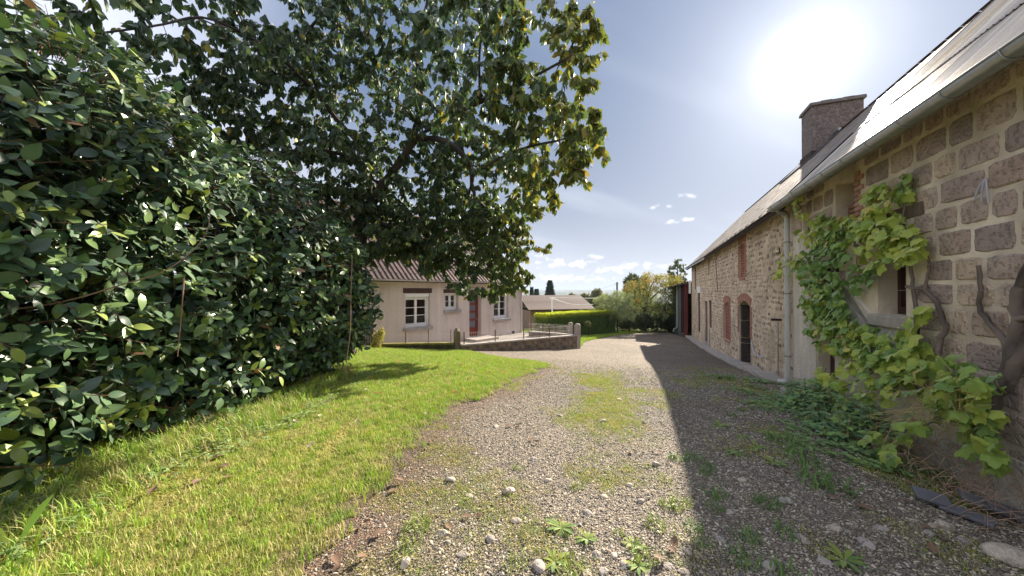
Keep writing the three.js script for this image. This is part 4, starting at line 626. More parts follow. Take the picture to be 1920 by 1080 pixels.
function wireFence(label, A, B, base, topH, posts, arched) {
  const len = Math.hypot(B[0] - A[0], B[1] - A[1]), mid = [(A[0] + B[0]) / 2, (A[1] + B[1]) / 2], o = thing('wire_fence', label, 'fence', V(mid[0], EYE + base, -mid[1]), Math.atan2(B[1] - A[1], B[0] - A[0])), t = topH - base, list = [];
  for (let i = 0; i < posts; i++) { const x = lerp(-len / 2 + .1, len / 2 - .1, posts > 1 ? i / (posts - 1) : .5); part('post', box(.03, t + .06, .03, x, (t + .06) / 2 - .02, 0), MAT.rust, o); }
  for (const y of arched ? [.06, .22, t * .8] : [.05, t * .5, t]) list.push(tube([V(-len / 2, y, .018), V(len / 2, y, .018)], .005, 4, false));
  for (let x = -len / 2, k = 0; x < len / 2; x += .075, k++) { if (arched) list.push(tube([V(x, 0, .022), V(x + .006, t * .7, .022), V(x + .05, t * .93, .022), V(x + .1, t * (.99), .022), V(x + .15, t * .93, .022)], .0045, 3, false)); else list.push(tube([V(x, 0, .022), V(x + .01 * Math.sin(k), t, .022)], .0045, 3, false)); }
  const m = part('wire_mesh', merge(list), M([.42, .37, .34], { roughness: .6 }), o); m.userData.kind = 'stuff';
}
wireFence('wire fence with arched tops on the mossy wall before the big window', WL, [PIER[0] - .12, PIER[1]], -1.80, -1.40, 4, true);
wireFence('straight topped wire fence on the block wall before the red door', [PIER[0] + .14, PIER[1] + .08], [WEND[0] - .12, WEND[1] - .07], -1.87, -1.5, 5, false);
wireFence('rusty wire fence on the short back wall of the yard', BACK0, BACK1, -2.05, -1.66, 4, true);
{ const A = [-4.75, 11.9], B = [-5.35, 11.85], m = [(A[0] + B[0]) / 2, (A[1] + B[1]) / 2], o = thing('gate', 'small brown metal garden gate with vertical bars beside the tree trunk', 'gate', G(m[0], m[1]), 0), h = 1.18;
  const g = MAT.rust; part('frame', merge([box(.05, h, .05, -.3, h / 2, 0), box(.05, h, .05, .3, h / 2, 0), box(.55, .05, .04, 0, h - .03, 0), box(.55, .05, .04, 0, .12, 0)]), g, o);
  for (let i = 0; i < 7; i++) part('bar', box(.018, h - .2, .018, -.24 + i * .08, h / 2 + .04, 0), g, o);
  const pn = part('panel', box(.56, h - .1, .01, 0, h / 2 + .03, -.03), M([.42, .41, .40], { map: T.mottle }), o); }
struct('yard', sheet(14, 14, (i, j) => { const u = i / 14, v = j / 14, a = [lerp(WL[0], PIER[0], u), lerp(WL[1], PIER[1], u)], c = [lerp(-4.4, 1.4, u), lerp(13.6, 20.4, u)]; const x = lerp(u < .5 ? lerp(WL[0], PIER[0], u * 2) : lerp(PIER[0], WEND[0], u * 2 - 1), c[0], v), d = lerp(u < .5 ? lerp(WL[1], PIER[1], u * 2) : lerp(PIER[1], WEND[1], u * 2 - 1), c[1], v); return V(x, Math.max(gy(x, d), EYE - 2.34) - .0 + .01, -d); }), M([.36, .33, .30], { map: T.mottle, bumpMap: T.rough, bumpScale: .02 }), 'small paved yard between the low walls and the cottage');
// things lying on the block wall and the yard's rail
for (const [px, py, c, w, l] of [[1014, 613, [.7, .7, .7], 'white', 'near the end pier'], [1030, 613, [.55, .12, .08], 'red', 'beside the white one']]) { const p = P(px, py, 14.6); const g = rbox(.05, .08, .03, .008, 0, 0, 0); g.translate(p.x, p.y, p.z + .03); solo('peg', g, M(c), 'small ' + w + ' clothes peg clipped on the yard fence wire ' + l, 'peg'); }

// ------------------------------------------------------------------ lean-to shed past the barn
{
  const s1 = 25.7, s2 = 32, q1 = .75, o = (() => { const p = wallPt(26, 0, .5); return thing('lean_to_shed', 'dark open lean-to shed clad in metal sheets past the barn end', 'shed', V(p.x, gy(p.x, -p.z), p.z), WALL_TURN); })(); const yb = o.position.y, L = (s, h, q) => V(26 - s, h + EYE - yb, q - .5), base = -3.35;
  const x = s => 26 - s, y = h => h + EYE - yb, z = q => q - .5;
  part('side_wall', span(x(s2), x(s1 + .35), y(base - .4), y(.5), z(q1 - .04), z(q1)), M([.055, .07, .065], { roughness: .6, map: T.stain }), o);
  for (let s = s1 + .4; s < s2; s += .3) part('cladding_rib', span(x(s) - .03, x(s) + .03, y(base - .4), y(.49), z(q1), z(q1 + .03)), M([.11, .13, .12], { roughness: .5, map: T.stain }), o);
  part('front_sheet', span(x(s1 + .35), x(s1 + .3), y(base - .3), y(.5), z(q1 - .3), z(q1)), M([.22, .23, .21], { roughness: .6, metalness: .3, map: T.stain }), o);
  part('back_wall', span(x(s2), x(s2 - .1), y(base - .4), y(.8), z(-4), z(q1 - .05)), MAT.darkWood, o); part('inner_wall', span(x(s2) + .11, x(s1 + .2), y(base - .4), y(.8), z(-4), z(-3.9)), MAT.darkWood, o);
  part('red_post', rbox(.2, 3.9, .2, .02, x(s1 + .1), y(-1.45), z(.3)), M([.22, .05, .045], { map: T.wood }), o); part('dark_plank', span(x(s1 + .28), x(s1 + .2), y(base - .3), y(.55), z(.36), z(.62)), MAT.darkWood, o);
  { const g = box(s2 - s1 + .4, .06, 5.3, x((s1 + s2) / 2), y(.78), z(-1.2), 0, 0, .2); part('roof', g, M([.06, .06, .06], { map: T.mottle, roughness: .6 }), o); }
  part('post_base', rbox(.34, .42, .34, .04, x(s1 - .05), y(-3.15), z(.55)), M([.20, .14, .11], { map: T.granite }), o);
  part('drainpipe', tube([L(s1 + .5, .3, q1 + .08), L(s1 + .5, -2.6, q1 + .08), L(s1 + .55, -2.75, q1 + .3), L(s1 + .55, -2.95, q1 + .32)], .05, 8), M([.3, .33, .3]), o);
  part('box', rbox(.25, .9, .12, .02, x(25.45), y(.25), z(.1)), MAT.white, o);
}
// ------------------------------------------------------------------ low garage with brown roof beyond the hedge
{
  const c = [3.6, 31], o = thing('garage', 'low old garage with wide brown sheet roof behind the hedge', 'garage', V(c[0], EYE - 3.6, -c[1]), .28), y = h => h + 3.6, w = 5.3, d = 6;
  part('wall', span(-w / 2 - .1, -w / 2 + 1.2, 0, y(-1.65), 1.7, 1.9), M([.30, .22, .17], { map: T.stain }), o); part('back_wall', span(-w / 2, w / 2, 0, y(-1.6), -2.8, -2.6), MAT.interior, o); part('side_wall', span(w / 2 - .2, w / 2, 0, y(-1.7), -2.59, 1.9), M([.24, .17, .13], { map: T.stain }), o); part('side_wall', span(-w / 2 - .1, -w / 2 + .1, 0, y(-1.66), -2.59, 1.69), M([.24, .17, .13], { map: T.stain }), o);
  part('lintel_beam', span(-w / 2 - .1, w / 2, y(-1.9), y(-1.62), 1.95, 2.1), MAT.oldWood, o); for (const x of [-.5, 1.1]) part('post', span(x - .08, x + .08, 0, y(-1.9), 1.95, 2.1), MAT.oldWood, o); part('door_panel', span(-1.2, .9, .2, y(-1.91), 1.75, 1.8), M([.16, .06, .04], { map: T.wood }), o);
  const mk = (z0, z1, y0, y1) => { const a = [], n = 24; for (let i = 0; i < n; i++) { const x0 = lerp(-w / 2 - .4, w / 2 + .3, i / n), x1 = lerp(-w / 2 - .4, w / 2 + .3, (i + .96) / n), g = box(x1 - x0, .04, Math.hypot(z1 - z0, y1 - y0), 0, 0, 0, 0, 0, Math.atan2(y0 - y1, z0 - z1) * -1 + Math.PI); g.translate((x0 + x1) / 2, (y0 + y1) / 2, (z0 + z1) / 2); a.push(g); } return a; };
  const rm = M([.17, .125, .105], { map: T.mottle, roughness: .8 }); pieces('roof_sheet', mk(2.4, -.4, y(-1.55), y(-.42)), rm, o); pieces('roof_sheet', mk(-3.2, -.4, y(-1.55), y(-.42)), rm, o);
}
// clothes line, utility pole
{ const b = [3.05, 26.3], o = thing('clothes_line_post', 'slim pale clothes line post with crossbar and two white lines', 'post', G(b[0], b[1]), .3), t = EYE + (545 - 558) / F * 26.3 - o.position.y; part('pole', tube([V(0, 0, 0), V(0, t, 0)], .05, 8), MAT.white, o); part('crossbar', box(.06, .06, .9, 0, t, 0), MAT.white, o); const l = (a, b2, sag) => { const m = a.clone().lerp(b2, .5); m.y -= sag; return tube(smooth([a, m, b2], 10), .028, 5); }; o.updateMatrixWorld(true); const w = v => o.worldToLocal(v); part('line', l(V(0, t, .4), w(P(1122, 559, 27)), .03), MAT.white, o); part('line', l(V(0, t - .02, -.4), w(P(1112, 571, 27)), .25), MAT.white, o); }
{ const o = thing('utility_pole', 'dark wooden utility pole rising behind the pale shrub', 'pole', V((1157 - 960) / F * 52, gy(15.8, 52), -52)), t = EYE + (545 - 529) / F * 52 - o.position.y; part('pole', tube([V(0, 0, 0), V(0, t, 0)], [.17, .13], 8), MAT.oldWood, o); part('insulator', box(.5, .06, .06, 0, t - .25, 0), MAT.oldWood, o); o.updateMatrixWorld(true); const a = V(0, t - .2, 0), b = o.worldToLocal(P(1085, 546, 80)), m = a.clone().lerp(b, .5); m.y -= .5; part('wire', tube(smooth([a, m, b], 12), .018, 4), MAT.steel, o); }

// ------------------------------------------------------------------ trees: limbs given as paths, twigs grown to points in the crown
function grow({ paths, tips, rng, tipLen = .5, sag = .15, tipR = .004, trunkR = .2, maxReach = 9 }) {
  const N = [];   // { p, par, r }
  const near = p => { let b = 0, bd = 1e9; for (let i = 0; i < N.length; i++) { const q = N[i].p, d = (q.x - p.x) ** 2 + (q.y - p.y) ** 2 + (q.z - p.z) ** 2; if (d < bd) { bd = d; b = i; } } return [b, Math.sqrt(bd)]; };
  const limbs = [];
  paths.forEach((pp, k) => { const pts = smooth(pp, Math.max(4, Math.round(pp.length * 3))); let par = k ? near(pts[0])[0] : -1; const ids = []; pts.forEach((p, i) => { if (k && i === 0) { ids.push(par); return; } N.push({ p, par, r: 0 }); par = N.length - 1; ids.push(par); }); limbs.push(ids); });
  const own = N.length, twigs = [], order = tips.map(t => [near(t)[1], t]).sort((a, b) => a[0] - b[0]);
  for (const [, t] of order) {
    const [b, d] = near(t); if (d > maxReach) continue; const a = N[b].p, n = clamp(Math.round(d / .28), 2, 7), mid = a.clone().lerp(t, .55).add(rdir(rng).multiplyScalar(d * .16)); mid.y += sag * d; let par = b; const ids = [b];
    for (let i = 1; i <= n; i++) { const u = i / n, p = a.clone().multiplyScalar((1 - u) ** 2).addScaledVector(mid, 2 * u * (1 - u)).addScaledVector(t, u * u); N.push({ p, par, r: 0 }); par = N.length - 1; ids.push(par); } twigs.push(ids);
  }
  const acc = new Float64Array(N.length); for (let i = N.length - 1; i >= 0; i--) { if (!acc[i]) acc[i] = tipR ** 2.35; N[i].r = acc[i] ** (1 / 2.35); if (N[i].par >= 0) acc[N[i].par] += acc[i]; }
  const k = trunkR / N[0].r; N.forEach((n, i) => { n.r = Math.max(tipR * .7, n.r * lerp(1, k, clamp((n.r - tipR) / (N[0].r - tipR)))); });
  return { N, limbs, twigs };
}
function treeMeshes(o, T0, mat, trunkSegs, names = ['trunk', 'limb', 'twigs']) {
  o.updateMatrixWorld(true); const inv = o.matrixWorld.clone().invert(), l = p => p.clone().applyMatrix4(inv);
  T0.limbs.forEach((ids, k) => { const g = tube(ids.map(i => l(T0.N[i].p)), ids.map((i, j) => T0.N[i].r * (k && j === 0 ? .6 : 1)), k ? 8 : 12); const g2 = g; part(k ? names[1] : names[0], g2, mat, o); });
  const tw = T0.twigs.map(ids => tube(ids.map(i => l(T0.N[i].p)), ids.map((i, j) => j === 0 ? Math.min(T0.N[i].r, T0.N[ids[1]].r * 1.2) : T0.N[i].r), 4, false)); const m = part(names[2], merge(tw), MAT.twig, o); m.userData.kind = 'stuff';
}
const inBlob = (b, rng) => { const v = rdir(rng).multiplyScalar(Math.cbrt(lerp(b.in || .15, 1, rng()))); return V(b.c.x + v.x * b.r.x, b.c.y + v.y * b.r.y, b.c.z + v.z * b.r.z); };
const pxBlob = (px, py, d, rx, ry, rd, w = 1) => ({ c: P(px, py, d), r: V(rx / F * d, ry / F * d, rd), w });

// ---- the cherry tree over the lawn
{
  const q = rngOf(4401), base = [-4.35, 9.25], o = thing('cherry_tree', 'large leafy cherry tree leaning over the lawn before the cottage', 'tree', G(...base)); o.updateMatrixWorld(true);
  const paths = [
    [G(base[0], base[1], -.1), P(652, 600, 9.1), P(664, 500, 8.9), P(684, 420, 8.8), P(707, 363, 8.7), P(747, 307, 8.5), P(767, 267, 8.4)],
    [P(684, 420, 8.8), P(693, 350, 8.8), P(690, 290, 8.6), P(650, 245, 8.2), P(607, 192, 7.8), P(579, 126, 7.3), P(575, 60, 6.9), P(620, 5, 6.8), P(660, -60, 6.6)],
    [P(707, 350, 8.7), P(680, 305, 8.3), P(653, 293, 7.8), P(593, 280, 7.2), P(520, 285, 6.6), P(440, 300, 6.0)],
    [P(747, 307, 8.5), P(775, 265, 8.3), P(830, 225, 7.2), P(900, 190, 6.1), P(985, 150, 5.7), P(1060, 110, 5.5)],
    [P(767, 267, 8.4), P(790, 180, 8.4), P(780, 90, 8.3), P(800, 0, 8.2), P(810, -90, 8)],
    [P(780, 260, 8.2), P(830, 262, 7.8), P(868, 290, 7.5), P(885, 330, 8.0), P(880, 360, 8.3), P(872, 395, 8.5)],
    [P(692, 410, 8.8), P(730, 425, 8.9), P(762, 440, 9.0), P(800, 462, 9.1), P(845, 486, 9.3), P(890, 510, 9.5)],
    [P(885, 330, 8.0), P(930, 300, 6.9), P(990, 275, 6.0), P(1050, 262, 5.5)],
    [P(607, 192, 7.8), P(540, 120, 6.8), P(470, 70, 5.9), P(380, 30, 5.0), P(290, 45, 4.4), P(180, 60, 4.0)],
    [P(470, 70, 5.9), P(390, -60, 5.2), P(270, -90, 4.6)],
    [P(900, 190, 6.1), P(900, 80, 5.7), P(930, -30, 5.5)],
    [P(880, 360, 7.8), P(920, 400, 8.5), P(960, 440, 8.9), P(985, 480, 9)],
  ];
  const blobs = [
    pxBlob(730, 120, 8.2, 190, 165, 1.8, 9), pxBlob(870, 110, 5.5, 130, 140, .9, 3.6), pxBlob(1000, 110, 5.7, 115, 135, 1.0, 4), pxBlob(1022, 255, 5.7, 106, 95, .9, 3.2), pxBlob(910, 330, 8.3, 125, 85, 1.0, 5), pxBlob(850, 270, 8.5, 90, 70, .9, 2.8), pxBlob(850, 440, 9.2, 130, 75, 1.3, 6), pxBlob(950, 450, 9.0, 60, 70, .9, 2.6), pxBlob(905, 525, 9.4, 68, 34, .7, 2), pxBlob(800, 490, 9.2, 42, 35, .6, .9), pxBlob(770, 390, 9.0, 100, 70, 1.0, 4), pxBlob(860, 390, 8.6, 80, 50, .8, 2.4), pxBlob(830, 430, 9.5, 150, 70, .8, 6), pxBlob(760, 330, 9.2, 110, 60, .8, 3), pxBlob(705, 435, 8.9, 70, 65, .7, 4), pxBlob(645, 390, 8.3, 60, 45, .8, 2.4), pxBlob(820, 470, 9.4, 60, 30, .6, 1.6), pxBlob(930, 440, 9.3, 70, 60, .7, 2), pxBlob(965, 520, 9.2, 34, 34, .5, .7),
    pxBlob(640, 190, 8.0, 150, 150, 1.8, 8), pxBlob(580, 60, 6.9, 190, 75, 1.6, 5.4), pxBlob(400, 50, 5.3, 150, 50, 1.1, 1.6), pxBlob(150, 40, 4.0, 150, 50, .9, .8), pxBlob(580, 290, 7.2, 130, 75, 1.2, 5), pxBlob(690, 420, 8.6, 90, 70, 1.0, 2.6), pxBlob(470, 190, 6.6, 90, 70, 1, 2.2), pxBlob(330, 150, 5.8, 110, 70, .9, 2), pxBlob(410, 215, 6.2, 80, 55, .9, 1.6),
    pxBlob(720, -150, 8.2, 330, 140, 2.4, 8), pxBlob(1090, 60, 5.5, 40, 60, .5, .6), pxBlob(1095, 260, 5.5, 42, 60, .5, .7), pxBlob(1000, 370, 7, 52, 40, .6, .8),
  ];
  // strays that break the outline
  const sprays = [[1130, 55, 5.5], [1118, 100, 5.5], [1108, 160, 5.5], [1125, 240, 5.5], [1132, 290, 5.5], [1095, 335, 5.6], [1108, 165, 5.5], [1025, 460, 8.8], [1000, 520, 9.2], [1000, 395, 7.5], [1045, 368, 6.6], [980, 545, 9.3], [925, 560, 9.4], [880, 548, 9.4], [800, 505, 9.2], [1080, 20, 5.5]].map(a => P(...a));
  const W = blobs.reduce((s, b) => s + b.w, 0), tips = []; for (const b of blobs) for (let i = 0, n = Math.round(4150 * b.w / W); i < n; i++) tips.push(inBlob(b, q)); for (const s of sprays) for (let k = 0; k < 3; k++) tips.push(s.clone().add(rdir(q).multiplyScalar(.14)));
  const tr = grow({ paths, tips, rng: q, trunkR: .27, tipR: .004, sag: .12 });
  treeMeshes(o, tr, MAT.bark, 12);
  const pal = [[.05, .095, .045], [.07, .125, .045], [.11, .17, .04], [.18, .23, .04], [.28, .29, .04], [.52, .44, .05], [.38, .28, .05]], geos = [leafGeo(1, .46, { fold: .18, curl: .22, rows: 5, belly: .45 }), leafGeo(1, .52, { fold: .1, curl: .4, rows: 5, belly: .5 })], items = [];  // greens put shade and sunlight into the leaf colour, brighter towards the right
  for (const ids of tr.twigs) { const n = 11 + Math.floor(q() * 7); for (let i = 0; i < n; i++) { const t = 1 - .75 * Math.pow(q(), 1.4), f = t * (ids.length - 1), a = tr.N[ids[Math.floor(f)]].p, b = tr.N[ids[Math.min(ids.length - 1, Math.floor(f) + 1)]].p, p = a.clone().lerp(b, f % 1), dir = rdir(q).multiplyScalar(.62); dir.y -= .85; const nrm = rdir(q).add(V(0, .5, 0)); const right = clamp((p.x + 1.2) / 2.5), c = q(); const pi = c < .02 + .06 * right ? 5 : c < .03 + .09 * right ? 6 : Math.min(4, Math.floor(q() * 3 + right * 2.2)); items.push([basis(p.add(rdir(q).multiplyScalar(.03)), dir, nrm, .115 + .06 * q()), pi, q() < .5 ? 0 : 1]); } }
  leaves('leaf', 'crown', geos, pal, c => leafMat(c, { transmission: .48, roughness: .82, clearcoat: .45, clearcoatRoughness: .4 }), items, o, 300);
}

// ---- the big glossy shrub
{
  const q = rngOf(5502), o = thing('camellia_shrub', 'huge glossy dark green camellia shrub filling the left side', 'shrub', G(-4.4, 3.8)); o.updateMatrixWorld(true);
  const E = (x, h, d, rx, rh, rd) => ({ c: V(x, EYE + h, -d), r: V(rx, rh, rd) });
  const B = [E(-4.9, .25, 1.0, 1.5, 1.95, 1.3), E(-4.75, .35, 2.5, 1.45, 2.0, 1.3), E(-4.6, .25, 4.0, 1.45, 1.98, 1.3), E(-4.3, .15, 5.3, 1.45, 1.85, 1.2), E(-4.0, -.05, 6.2, 1.3, 1.5, .95), E(-3.55, -.3, 6.3, 1.0, .75, .75), E(-4.55, -.85, 2.2, 1.22, .85, 1.5), E(-4.35, -.85, 4.2, 1.15, .85, 1.5), E(-4.2, -.85, 5.8, 1.1, .8, 1.1), E(-4.6, 1.1, 3.3, 1.25, 1.25, 1.2)];
  const field = p => { let m = 1e9; for (const b of B) m = Math.min(m, ((p.x - b.c.x) / b.r.x) ** 2 + ((p.y - b.c.y) / b.r.y) ** 2 + ((p.z - b.c.z) / b.r.z) ** 2); return Math.sqrt(m); };
  const lump = p => 1 + .2 * (fbm(p.z * 1.5 + 4, p.y * 1.5 + p.x, 3, 0, 71) - .5) + .1 * (fbm(p.z * 4, p.y * 4 + p.x * 2, 2, 0, 72) - .5);
  const pal = [[.03, .075, .034], [.05, .115, .044], [.075, .155, .05], [.12, .21, .05], [.27, .35, .06], [.26, .14, .06]], geos = [leafGeo(1, .56, { fold: .12, curl: .12, rows: 5, belly: .46, tip: 1.6 }), leafGeo(1, .5, { fold: .2, curl: -.08, rows: 5, belly: .44, tip: 1.6 }), leafGeo(1, .52, { fold: .06, curl: .3, rows: 5, belly: .48, tip: 1.6 })], items = [], stems = [];
  let tries = 0, n = 0; const vol = B.map(b => b.r.x * b.r.y + b.r.y * b.r.z), VS = vol.reduce((a, b) => a + b);
  while (n < 8200 && tries++ < 90000) {
    let k = q() * VS, bi = 0; while ((k -= vol[bi]) > 0 && bi < B.length - 1) bi++; const b = B[bi], v = rdir(q), depth = q() < .55 ? 1 - .06 * q() : 1 - .45 * q(); const p = V(b.c.x + v.x * b.r.x * depth, b.c.y + v.y * b.r.y * depth, b.c.z + v.z * b.r.z * depth); const f = field(p) / lump(p) ; if (f < .55 || f > 1.1) continue; if (field(p) < depth - .05 && q() < .8) continue;
    if (p.x < -5.3 && q() < .75) continue; const g = gy(p.x, -p.z); if (p.y < g + .06) continue;
    const out = V(v.x / b.r.x, v.y / b.r.y, v.z / b.r.z).normalize(); p.multiplyScalar(1).addScaledVector(out, (lump(p) - 1) * 1.2);
    n++; const axis = out.clone().multiplyScalar(.8).add(rdir(q).multiplyScalar(.55)).add(V(0, .25, 0)).normalize(), len = .15 + .16 * q(), cnt = 4 + Math.floor(q() * 4); let ang = q() * 6.28; const young = q() < .16 && v.y > -.4;
    stems.push([p.clone().addScaledVector(axis, -.12), p.clone().addScaledVector(axis, len)]);
    const sd = Math.abs(axis.y) > .9 ? V(1, 0, 0) : V(0, 1, 0), e1 = V().crossVectors(axis, sd).normalize(), e2 = V().crossVectors(axis, e1);
    for (let i = 0; i < cnt; i++) { ang += 2.4; const t = (i + .4) / cnt, lp = p.clone().addScaledVector(axis, len * t), dir = e1.clone().multiplyScalar(Math.cos(ang)).addScaledVector(e2, Math.sin(ang)).addScaledVector(axis, .25 + .7 * t).add(V(0, -.22, 0)).add(rdir(q).multiplyScalar(.2)); const nrm = axis.clone().multiplyScalar(1.1).add(V(.05, .6, 0)).add(rdir(q).multiplyScalar(.4)); items.push([basis(lp, dir, nrm, (.08 + .095 * q()) * (1 - .12 * t)), q() < .012 ? 5 : young ? (q() < .5 ? 4 : 3) : Math.floor(Math.pow(q(), 1.15) * 3.9), Math.floor(q() * 3)]); }
  }
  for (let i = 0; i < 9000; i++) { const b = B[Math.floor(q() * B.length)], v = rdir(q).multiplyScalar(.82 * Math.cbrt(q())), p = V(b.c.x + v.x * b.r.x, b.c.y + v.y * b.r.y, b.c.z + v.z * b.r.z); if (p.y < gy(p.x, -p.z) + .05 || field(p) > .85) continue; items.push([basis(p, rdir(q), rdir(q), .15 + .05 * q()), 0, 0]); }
  // arching shoots that stand out of the mass, bare old stems inside
  const inv = o.matrixWorld.clone().invert(), l = p => p.clone().applyMatrix4(inv), w = stems.filter((_, i) => i % 2 === 0).map(([a, b]) => tube([l(a), l(b)], [.005, .0025], 4, false));
  { const m = part('shoots', merge(w), M([.17, .095, .05]), o); m.userData.kind = 'stuff'; }
  for (let k = 0; k < 9; k++) { const d = 1.6 + k * .6, a = G(-4.5 + .3 * q(), d, -.05), m = V(-4.5 + .5 * q(), EYE - .3, -d + .3 * (q() - .5)), t = V(-4.4 + 1 * (q() - .5), EYE + .9, -d + .9 * (q() - .5)); part('stem', tube(smooth([a, m, t], 8).map(l), [.06, .055, .05, .045, .04, .035, .03, .022, .015], 7), MAT.bark, o); }
  const bare = [[[0, 583, 2.4], [95, 570, 2.5], [160, 555, 2.55], [230, 533, 2.62], [300, 512, 2.68], [350, 480, 2.75], [385, 440, 2.85], [395, 380, 3.0]], [[660, 485, 5.0], [658, 560, 5.0], [657, 620, 5.0], [650, 680, 5.1], [645, 760, 5.2]], [[345, 520, 2.95], [342, 570, 2.95], [334, 668, 3.0]], [[185, 200, 3.1], [220, 250, 3.15], [232, 275, 3.2], [285, 285, 3.3]]];
  bare.forEach(pts => part('bare_shoot', tube(smooth(pts.map(a => l(P(...a))), 20), Array.from({ length: 21 }, (_, i) => lerp(.007, .003, i / 20)), 5), MAT.deadStem, o));
  for (const pts of bare.slice(0, 2)) pts.forEach(a => { for (let k = 0; k < 2; k++) items.push([basis(P(...a), rdir(q).add(V(0, .4, 0)), V(0, 1, .3).add(rdir(q).multiplyScalar(.4)), .04 + .03 * q()), 3, 0]); });
  leaves('leaf', 'foliage', geos, pal, c => leafMat(c, { transmission: .22, roughness: .8, clearcoat: .95, clearcoatRoughness: .23 }), items, o, 300, p => p.x > -3.9 || p.y > EYE + .6 ? 1 : .5);
}

// ---- the grapevine on the near wall
{
  const q = rngOf(6603), o = thing('grapevine', 'old grapevine with lobed green leaves climbing the block wall', 'grapevine', (() => { const p = wallPt(3.4, 0, .1); return G(p.x, -p.z); })()); o.updateMatrixWorld(true);
  const inv = o.matrixWorld.clone().invert(), l = p => p.clone().applyMatrix4(inv), wp = (px, py, qq) => { const [s, h] = wallSH(px, py, qq); return wallPt(s, h, qq); };
  const stem = (name, pts, r0, r1, sides = 9) => { const c = smooth(pts.map(a => l(wp(...a))), pts.length * 4), n = c.length; c.forEach((p, i) => { if (i) p.add(rdir(q).multiplyScalar(r0 * .25)); }); part(name, tube(c, c.map((_, i) => lerp(r0, r1, i / (n - 1)) * (1 + .18 * (q() - .5))), sides), MAT.vineWood, o); };
  stem('trunk', [[1830, 800, .16], [1849, 755, .14], [1885, 712, .1], [1897, 660, .08], [1904, 610, .07], [1908, 560, .06], [1922, 515, .05], [1960, 440, .05]], .066, .026, 12);
  stem('limb', [[1889, 715, .1], [1915, 660, .09], [1950, 600, .08], [2000, 540, .08]], .045, .028);
  stem('limb', [[1893, 668, .08], [1882, 640, .08], [1857, 607, .06], [1836, 577, .05], [1839, 547, .05], [1833, 497, .05]], .024, .015);
  stem('limb', [[1757, 665, .1], [1760, 640, .09], [1773, 618, .07], [1765, 593, .06], [1750, 560, .05], [1733, 545, .05], [1700, 538, .05]], .026, .018);
  stem('limb', [[1715, 690, .08], [1718, 600, .06], [1712, 540, .05], [1706, 497, .06], [1690, 470, .1], [1660, 440, .14], [1630, 410, .16]], .022, .012);
  stem('limb', [[1733, 545, .05], [1742, 500, .05], [1736, 470, .05]], .016, .008); stem('limb', [[1905, 600, .07], [1945, 590, .07]], .03, .02);
  stem('cane', [[1700, 690, .1], [1640, 640, .14], [1580, 600, .14], [1545, 560, .12], [1530, 500, .1], [1520, 440, .12], [1500, 385, .18], [1478, 362, .25]], .016, .006, 6);
  stem('cane', [[1540, 500, .12], [1500, 490, .14], [1470, 500, .16], [1440, 520, .18]], .008, .004, 5); stem('cane', [[1545, 450, .12], [1580, 430, .16], [1620, 420, .2], [1660, 425, .22]], .009, .005, 5);
  stem('cane', [[1650, 690, .12], [1610, 712, .22], [1570, 730, .26], [1540, 745, .3]], .009, .004, 5); stem('cane', [[1548, 690, .2], [1540, 712, .24], [1534, 735, .28]], .008, .005, 5); stem('cane', [[1690, 420, .12], [1698, 380, .1], [1692, 340, .1]], .007, .003, 5);
  stem('cane', [[1660, 810, .4], [1720, 800, .4], [1790, 770, .32], [1840, 740, .25]], .008, .006, 5);
  // [px, py, radius px, out of the wall, how many, tone]
  const spots = [[1652, 420, 42, .2, 40, 2], [1690, 455, 40, .16, 34, 2], [1640, 465, 38, .18, 26, 2], [1610, 420, 26, .18, 12, 2], [1650, 372, 26, .14, 14, 2], [1694, 365, 16, .1, 6, 1], [1692, 332, 10, .1, 3, 1], [1575, 435, 30, .15, 24, 1], [1545, 420, 22, .15, 12, 1], [1520, 440, 25, .16, 18, 2], [1555, 470, 36, .16, 44, 0], [1520, 500, 34, .17, 40, 0], [1545, 540, 38, .18, 54, 0], [1525, 560, 28, .18, 30, 1], [1560, 585, 34, .18, 44, 0], [1530, 600, 28, .2, 30, 1], [1560, 625, 38, .22, 44, 1], [1600, 635, 34, .2, 36, 1], [1640, 650, 36, .2, 38, 1], [1600, 670, 32, .24, 26, 2], [1650, 690, 38, .24, 34, 1], [1690, 690, 36, .22, 34, 2], [1700, 650, 24, .16, 12, 1], [1705, 625, 26, .16, 10, 2], [1600, 520, 24, .12, 10, 0], [1625, 515, 20, .1, 6, 0], [1480, 490, 24, .2, 12, 2], [1452, 510, 12, .2, 4, 2], [1485, 372, 16, .28, 9, 2], [1500, 395, 12, .2, 4, 2], [1550, 705, 24, .28, 9, 2], [1525, 720, 18, .3, 6, 2], [1565, 735, 26, .3, 9, 2], [1620, 735, 30, .3, 8, 2], [1665, 740, 20, .28, 4, 2], [1730, 660, 22, .16, 8, 2], [1735, 710, 34, .26, 20, 1], [1790, 700, 38, .34, 20, 1], [1800, 740, 42, .36, 26, 1], [1835, 770, 34, .3, 16, 1], [1770, 760, 34, .32, 14, 1], [1850, 715, 26, .3, 8, 1], [1840, 830, 34, .3, 14, 1], [1860, 865, 20, .26, 6, 1], [1700, 800, 30, .46, 8, 1], [1640, 840, 34, .55, 10, 1], [1600, 860, 20, .55, 4, 1], [1725, 590, 16, .14, 4, 2]];
  const pal = [[.20, .34, .08], [.31, .45, .08], [.44, .54, .09], [.54, .60, .10], [.66, .56, .12]], geos = [1, 2, 3, 4].map(k => vineLeafGeo(1, rngOf(k * 31))), items = [];
  const nOut = V(-WC, 0, -WS);
